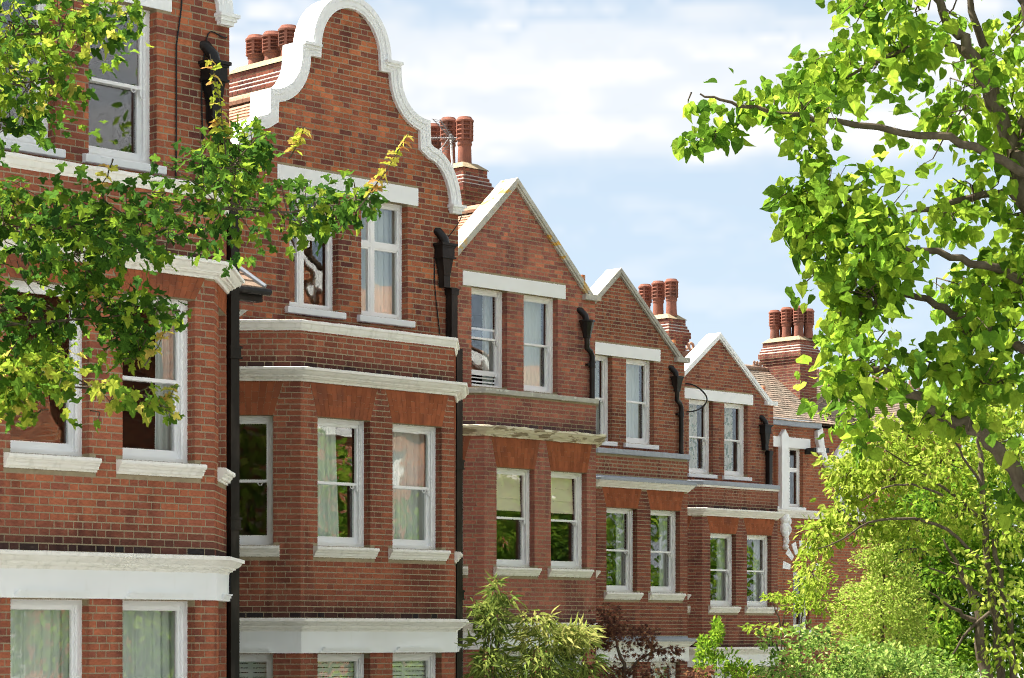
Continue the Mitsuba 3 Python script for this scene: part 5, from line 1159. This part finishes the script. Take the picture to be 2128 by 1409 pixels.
shrub('japanese_maple', 'dark red Japanese maple below the lead-capped house', 'tree', STAR, 'm_red_leaf',
      [(1265, 1285, 37.5, 46, 36, 0.6, 816), (1315, 1330, 37.5, 66, 46, 0.7, 1020), (1270, 1375, 37.5, 60, 36, 0.7, 561), (1385, 1345, 37.5, 36, 16, 0.4, 391), (1350, 1388, 37.5, 80, 28, 0.7, 646), (1230, 1320, 37.5, 40, 30, 0.5, 561), (1180, 1395, 37.5, 60, 18, 0.5, 442)], (0.05, 0.09), r, (3.4, 0.50), dict(up=0.8, out=0.7, rand=0.45, down=0.3, toward=0.1), (0.0, 1.0), seed=19,
      stems=[([(1300, 1800), (1300, 1420), (1290, 1360), (1265, 1300)], 37.5, 0.05, 0.012, 'trunk'), ([(1300, 1400), (1340, 1360), (1390, 1345)], 37.5, 0.025, 0.008, 'branch')])
def bamboo():
    k = fresh('bamboo'); tag(k, 'feathery bamboo clump below the house with the peeling cornice', 'bamboo')
    rr = np.random.default_rng(5)
    pos, src = blob_points([(x, y, 30.0, a, b2, dp, int(n)) for x, y, a, b2, dp, n in ((1022, 1290, 30, 50, 0.4, 360), (1010, 1370, 44, 60, 0.5, 700), (1032, 1225, 16, 26, 0.2, 90), (1118, 1288, 40, 20, 0.4, 260), (1140, 1325, 66, 36, 0.5, 620), (1125, 1385, 70, 40, 0.6, 560), (1205, 1322, 40, 26, 0.4, 260), (990, 1262, 20, 14, 0.3, 50), (1062, 1243, 14, 10, 0.2, 24), (1215, 1380, 46, 26, 0.4, 240))], rr)
    keep = clumpy(pos, 3.4, 0.72, rr, 2); pos, src = pos[keep], src[keep]
    n = len(pos)
    tip = norm(norm(pos - src) * [0.9, 0.9, 0.4] + 0.40 * rr.standard_normal((n, 3)) + [0, 0, -0.15]); nor = norm(rr.standard_normal((n, 3)) * 0.5 + [0, -0.2, 0.8])
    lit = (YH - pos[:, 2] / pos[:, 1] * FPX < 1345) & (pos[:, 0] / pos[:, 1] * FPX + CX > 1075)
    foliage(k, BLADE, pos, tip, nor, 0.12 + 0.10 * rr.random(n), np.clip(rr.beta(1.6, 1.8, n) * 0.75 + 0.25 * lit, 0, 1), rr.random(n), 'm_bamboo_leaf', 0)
    for i, (x0, x1, y1) in enumerate(((1010, 1030, 1200), (1030, 1000, 1250), (1130, 1115, 1272), (1160, 1200, 1300), (1140, 1140, 1300), (1020, 1050, 1240), (1100, 1085, 1310), (1180, 1235, 1320))):
        limb(k, [(x0, 1800), (x0, 1500), ((2 * x0 + x1) / 3, 1380), (x1, y1)], 30.0, 0.013, 0.004, 6, 'cane', bsdf='m_bark')
bamboo()

# ---- what the window panes mirror: street trees and the houses opposite, outside the frame to the right
def street_tree(p, h, rad, seed, label):
    k = fresh('street_tree'); tag(k, label, 'tree')
    rr = np.random.default_rng(seed); n = 9000
    d = norm(rr.standard_normal((n, 3))); q = d * (rr.random(n) ** 0.4)[:, None] * [rad, rad, rad * 1.0]
    pos = np.array([p[0], p[1], GZ + h]) + q; keep = clumpy(pos, 0.9, 0.7, rr, seed); pos = pos[keep]; n = len(pos)
    tip, nor = orient(pos, np.tile([p[0], p[1], GZ + h], (n, 1)), rr, **SOFT)
    foliage(k, OVAL, pos, tip, nor, 0.13 + 0.12 * rr.random(n), rr.beta(1.6, 1.6, n), rr.random(n), 'm_lime_leaf')
    mb = MB(); mb.tube([[p[0], p[1], GZ], [p[0] + 0.1, p[1], GZ + h * 0.5], [p[0], p[1] + 0.1, GZ + h]], [0.2, 0.15, 0.06], 9); put(f'{k}__trunk', mb, 'm_bark', True)
street_tree((11.5, 30.0), 5.2, 2.6, 41, 'round street tree mirrored in the panes of the scroll-gabled house')
street_tree((14.0, 25.6), 11.6, 3.0, 42, 'street tree mirrored in the panes of the nearest house')
street_tree((14.5, 36.5), 4.4, 2.3, 43, 'low street tree mirrored in bay panes of the peeling-corniced house')
street_tree((17.5, 43.0), 4.6, 2.4, 44, 'street tree mirrored in the lower panes of the lead-capped house')
street_tree((15.5, 50.0), 4.9, 2.7, 46, 'street tree mirrored in bay panes of the lead-capped house')
street_tree((18.0, 56.5), 4.9, 2.9, 47, 'street tree mirrored in bay panes of the white-edged gable house')
street_tree((16.5, 28.3), 4.2, 2.0, 45, 'small street tree mirrored in lower panes of the nearest house')
for i, (x, y, h, q) in enumerate(((-8.0, -16.0, 7.2, 4.0), (-2.0, -19.0, 6.4, 3.8), (-14.0, -15.0, 6.6, 4.0))):
    street_tree((x, y), h, q, 60 + i, ('broad tree', 'middle tree', 'bushy tree')[i] + ' behind the viewer, mirrored in the canted bay panes')
for i, (x, y) in enumerate(((15.0, 22.0), (17.5, 32.8), (19.0, 39.4), (21.0, 25.5))):
    street_tree((x, y), 3.9, 2.7, 80 + i, ('first', 'second', 'third', 'fourth')[i] + ' low garden tree across the street, mirrored in ground floor panes')
def ivy():
    k = fresh('ivy'); tag(k, 'ivy on the side wall of the nearest house, mirrored in a bay pane', 'plant')
    rr = np.random.default_rng(91); n = 3600
    loc = np.stack([2.08 + 0.10 * rr.random(n), -4.6 + 4.4 * rr.random(n), -3.0 + 8.0 * rr.random(n)], 1)
    pos = FA.T(loc)
    tip = norm(rr.standard_normal((n, 3)) * 0.5 + [0, 0, -0.8]); nor = norm(DV + 0.5 * rr.standard_normal((n, 3)))
    foliage(k, MAPLE, pos, tip, nor, 0.10 + 0.07 * rr.random(n), rr.beta(1.5, 1.5, n), rr.random(n), 'm_cherry_leaf')
ivy()
def opposite(s0, k0, zb, label, seed):
    k = fresh('opposite_house'); tag(k, label, 'house', 'houses across the street')
    F = Frame(s0 * DV + k0 * NV, -DV, -NV)
    out = Polygon([(-3.2, GZ), (3.2, GZ), (3.2, zb + 5.8), (0, zb + 8.4), (-3.2, zb + 5.8)])
    ws = [(a, a + 1.0, z, z + 1.7) for a in (-2.2, 1.0) for z in (zb + 0.9, zb + 4.0, zb - 2.2)]
    mb = MB(); mb.slab(F, out.difference(unary_union([sbox(a, z0, b, z1) for a, b, z0, z1 in ws])), -0.3, 0.0); mb.box(F, -3.2, 3.2, -6, -5.8, GZ, zb + 5.8); put(f'{k}__wall', mb, 'm_far_brick')
    mb = MB(); v = np.array([[-3.4, 0.25, zb + 5.7], [0, 0.25, zb + 8.55], [3.4, 0.25, zb + 5.7], [-3.4, -6, zb + 5.7], [0, -6, zb + 8.55], [3.4, -6, zb + 5.7]])
    mb.add(F.T(v), [[0, 1, 4], [0, 4, 3], [1, 2, 5], [1, 5, 4]], (0.8, 0.5))
    mb.add(F.T(np.array([[-5.5, -0.6, zb + 5.5], [-3.0, -0.6, zb + 5.5], [-3.0, -3.4, zb + 8.2], [-5.5, -3.4, zb + 8.2]])), [[0, 1, 2], [0, 2, 3]], (0.9, 0.5)); put(f'{k}__roof', mb, 'm_tile')
    mb = MB(); mb.slab(F, out.difference(out.buffer(-0.2)).intersection(sbox(-4, zb + 5.8, 4, 20)), 0.0, 0.15); mb.box(F, -3.2, 3.2, 0, 0.12, zb + 3.1, zb + 3.4); put(f'{k}__trim', mb, 'm_white')
    for a, b, z0, z1 in ws:
        w = fresh(f'{k}__window'); mb = MB(); frame_of(mb, F, a, b, -0.2, -0.08, z0, z1, 0.1, 0.1, 0.1, 0.1); mb.box(F, a + 0.1, b - 0.1, -0.19, -0.1, (z0 + z1) / 2 - 0.04, (z0 + z1) / 2 + 0.04); put(f'{w}__frame', mb, 'm_white')
        mb = MB(); mb.box(F, a, b, -0.9, -0.8, z0, z1); put(f'{w}__blind', mb, 'm_room')
for i, (s, lab) in enumerate(((33, 'first'), (41, 'second'), (49, 'third'), (57, 'fourth'), (65, 'fifth'))):
    opposite(s, -1.5, 2.2 - 0.1 * i, f'{lab} sunlit brick house across the street, mirrored in window panes', 50 + i)
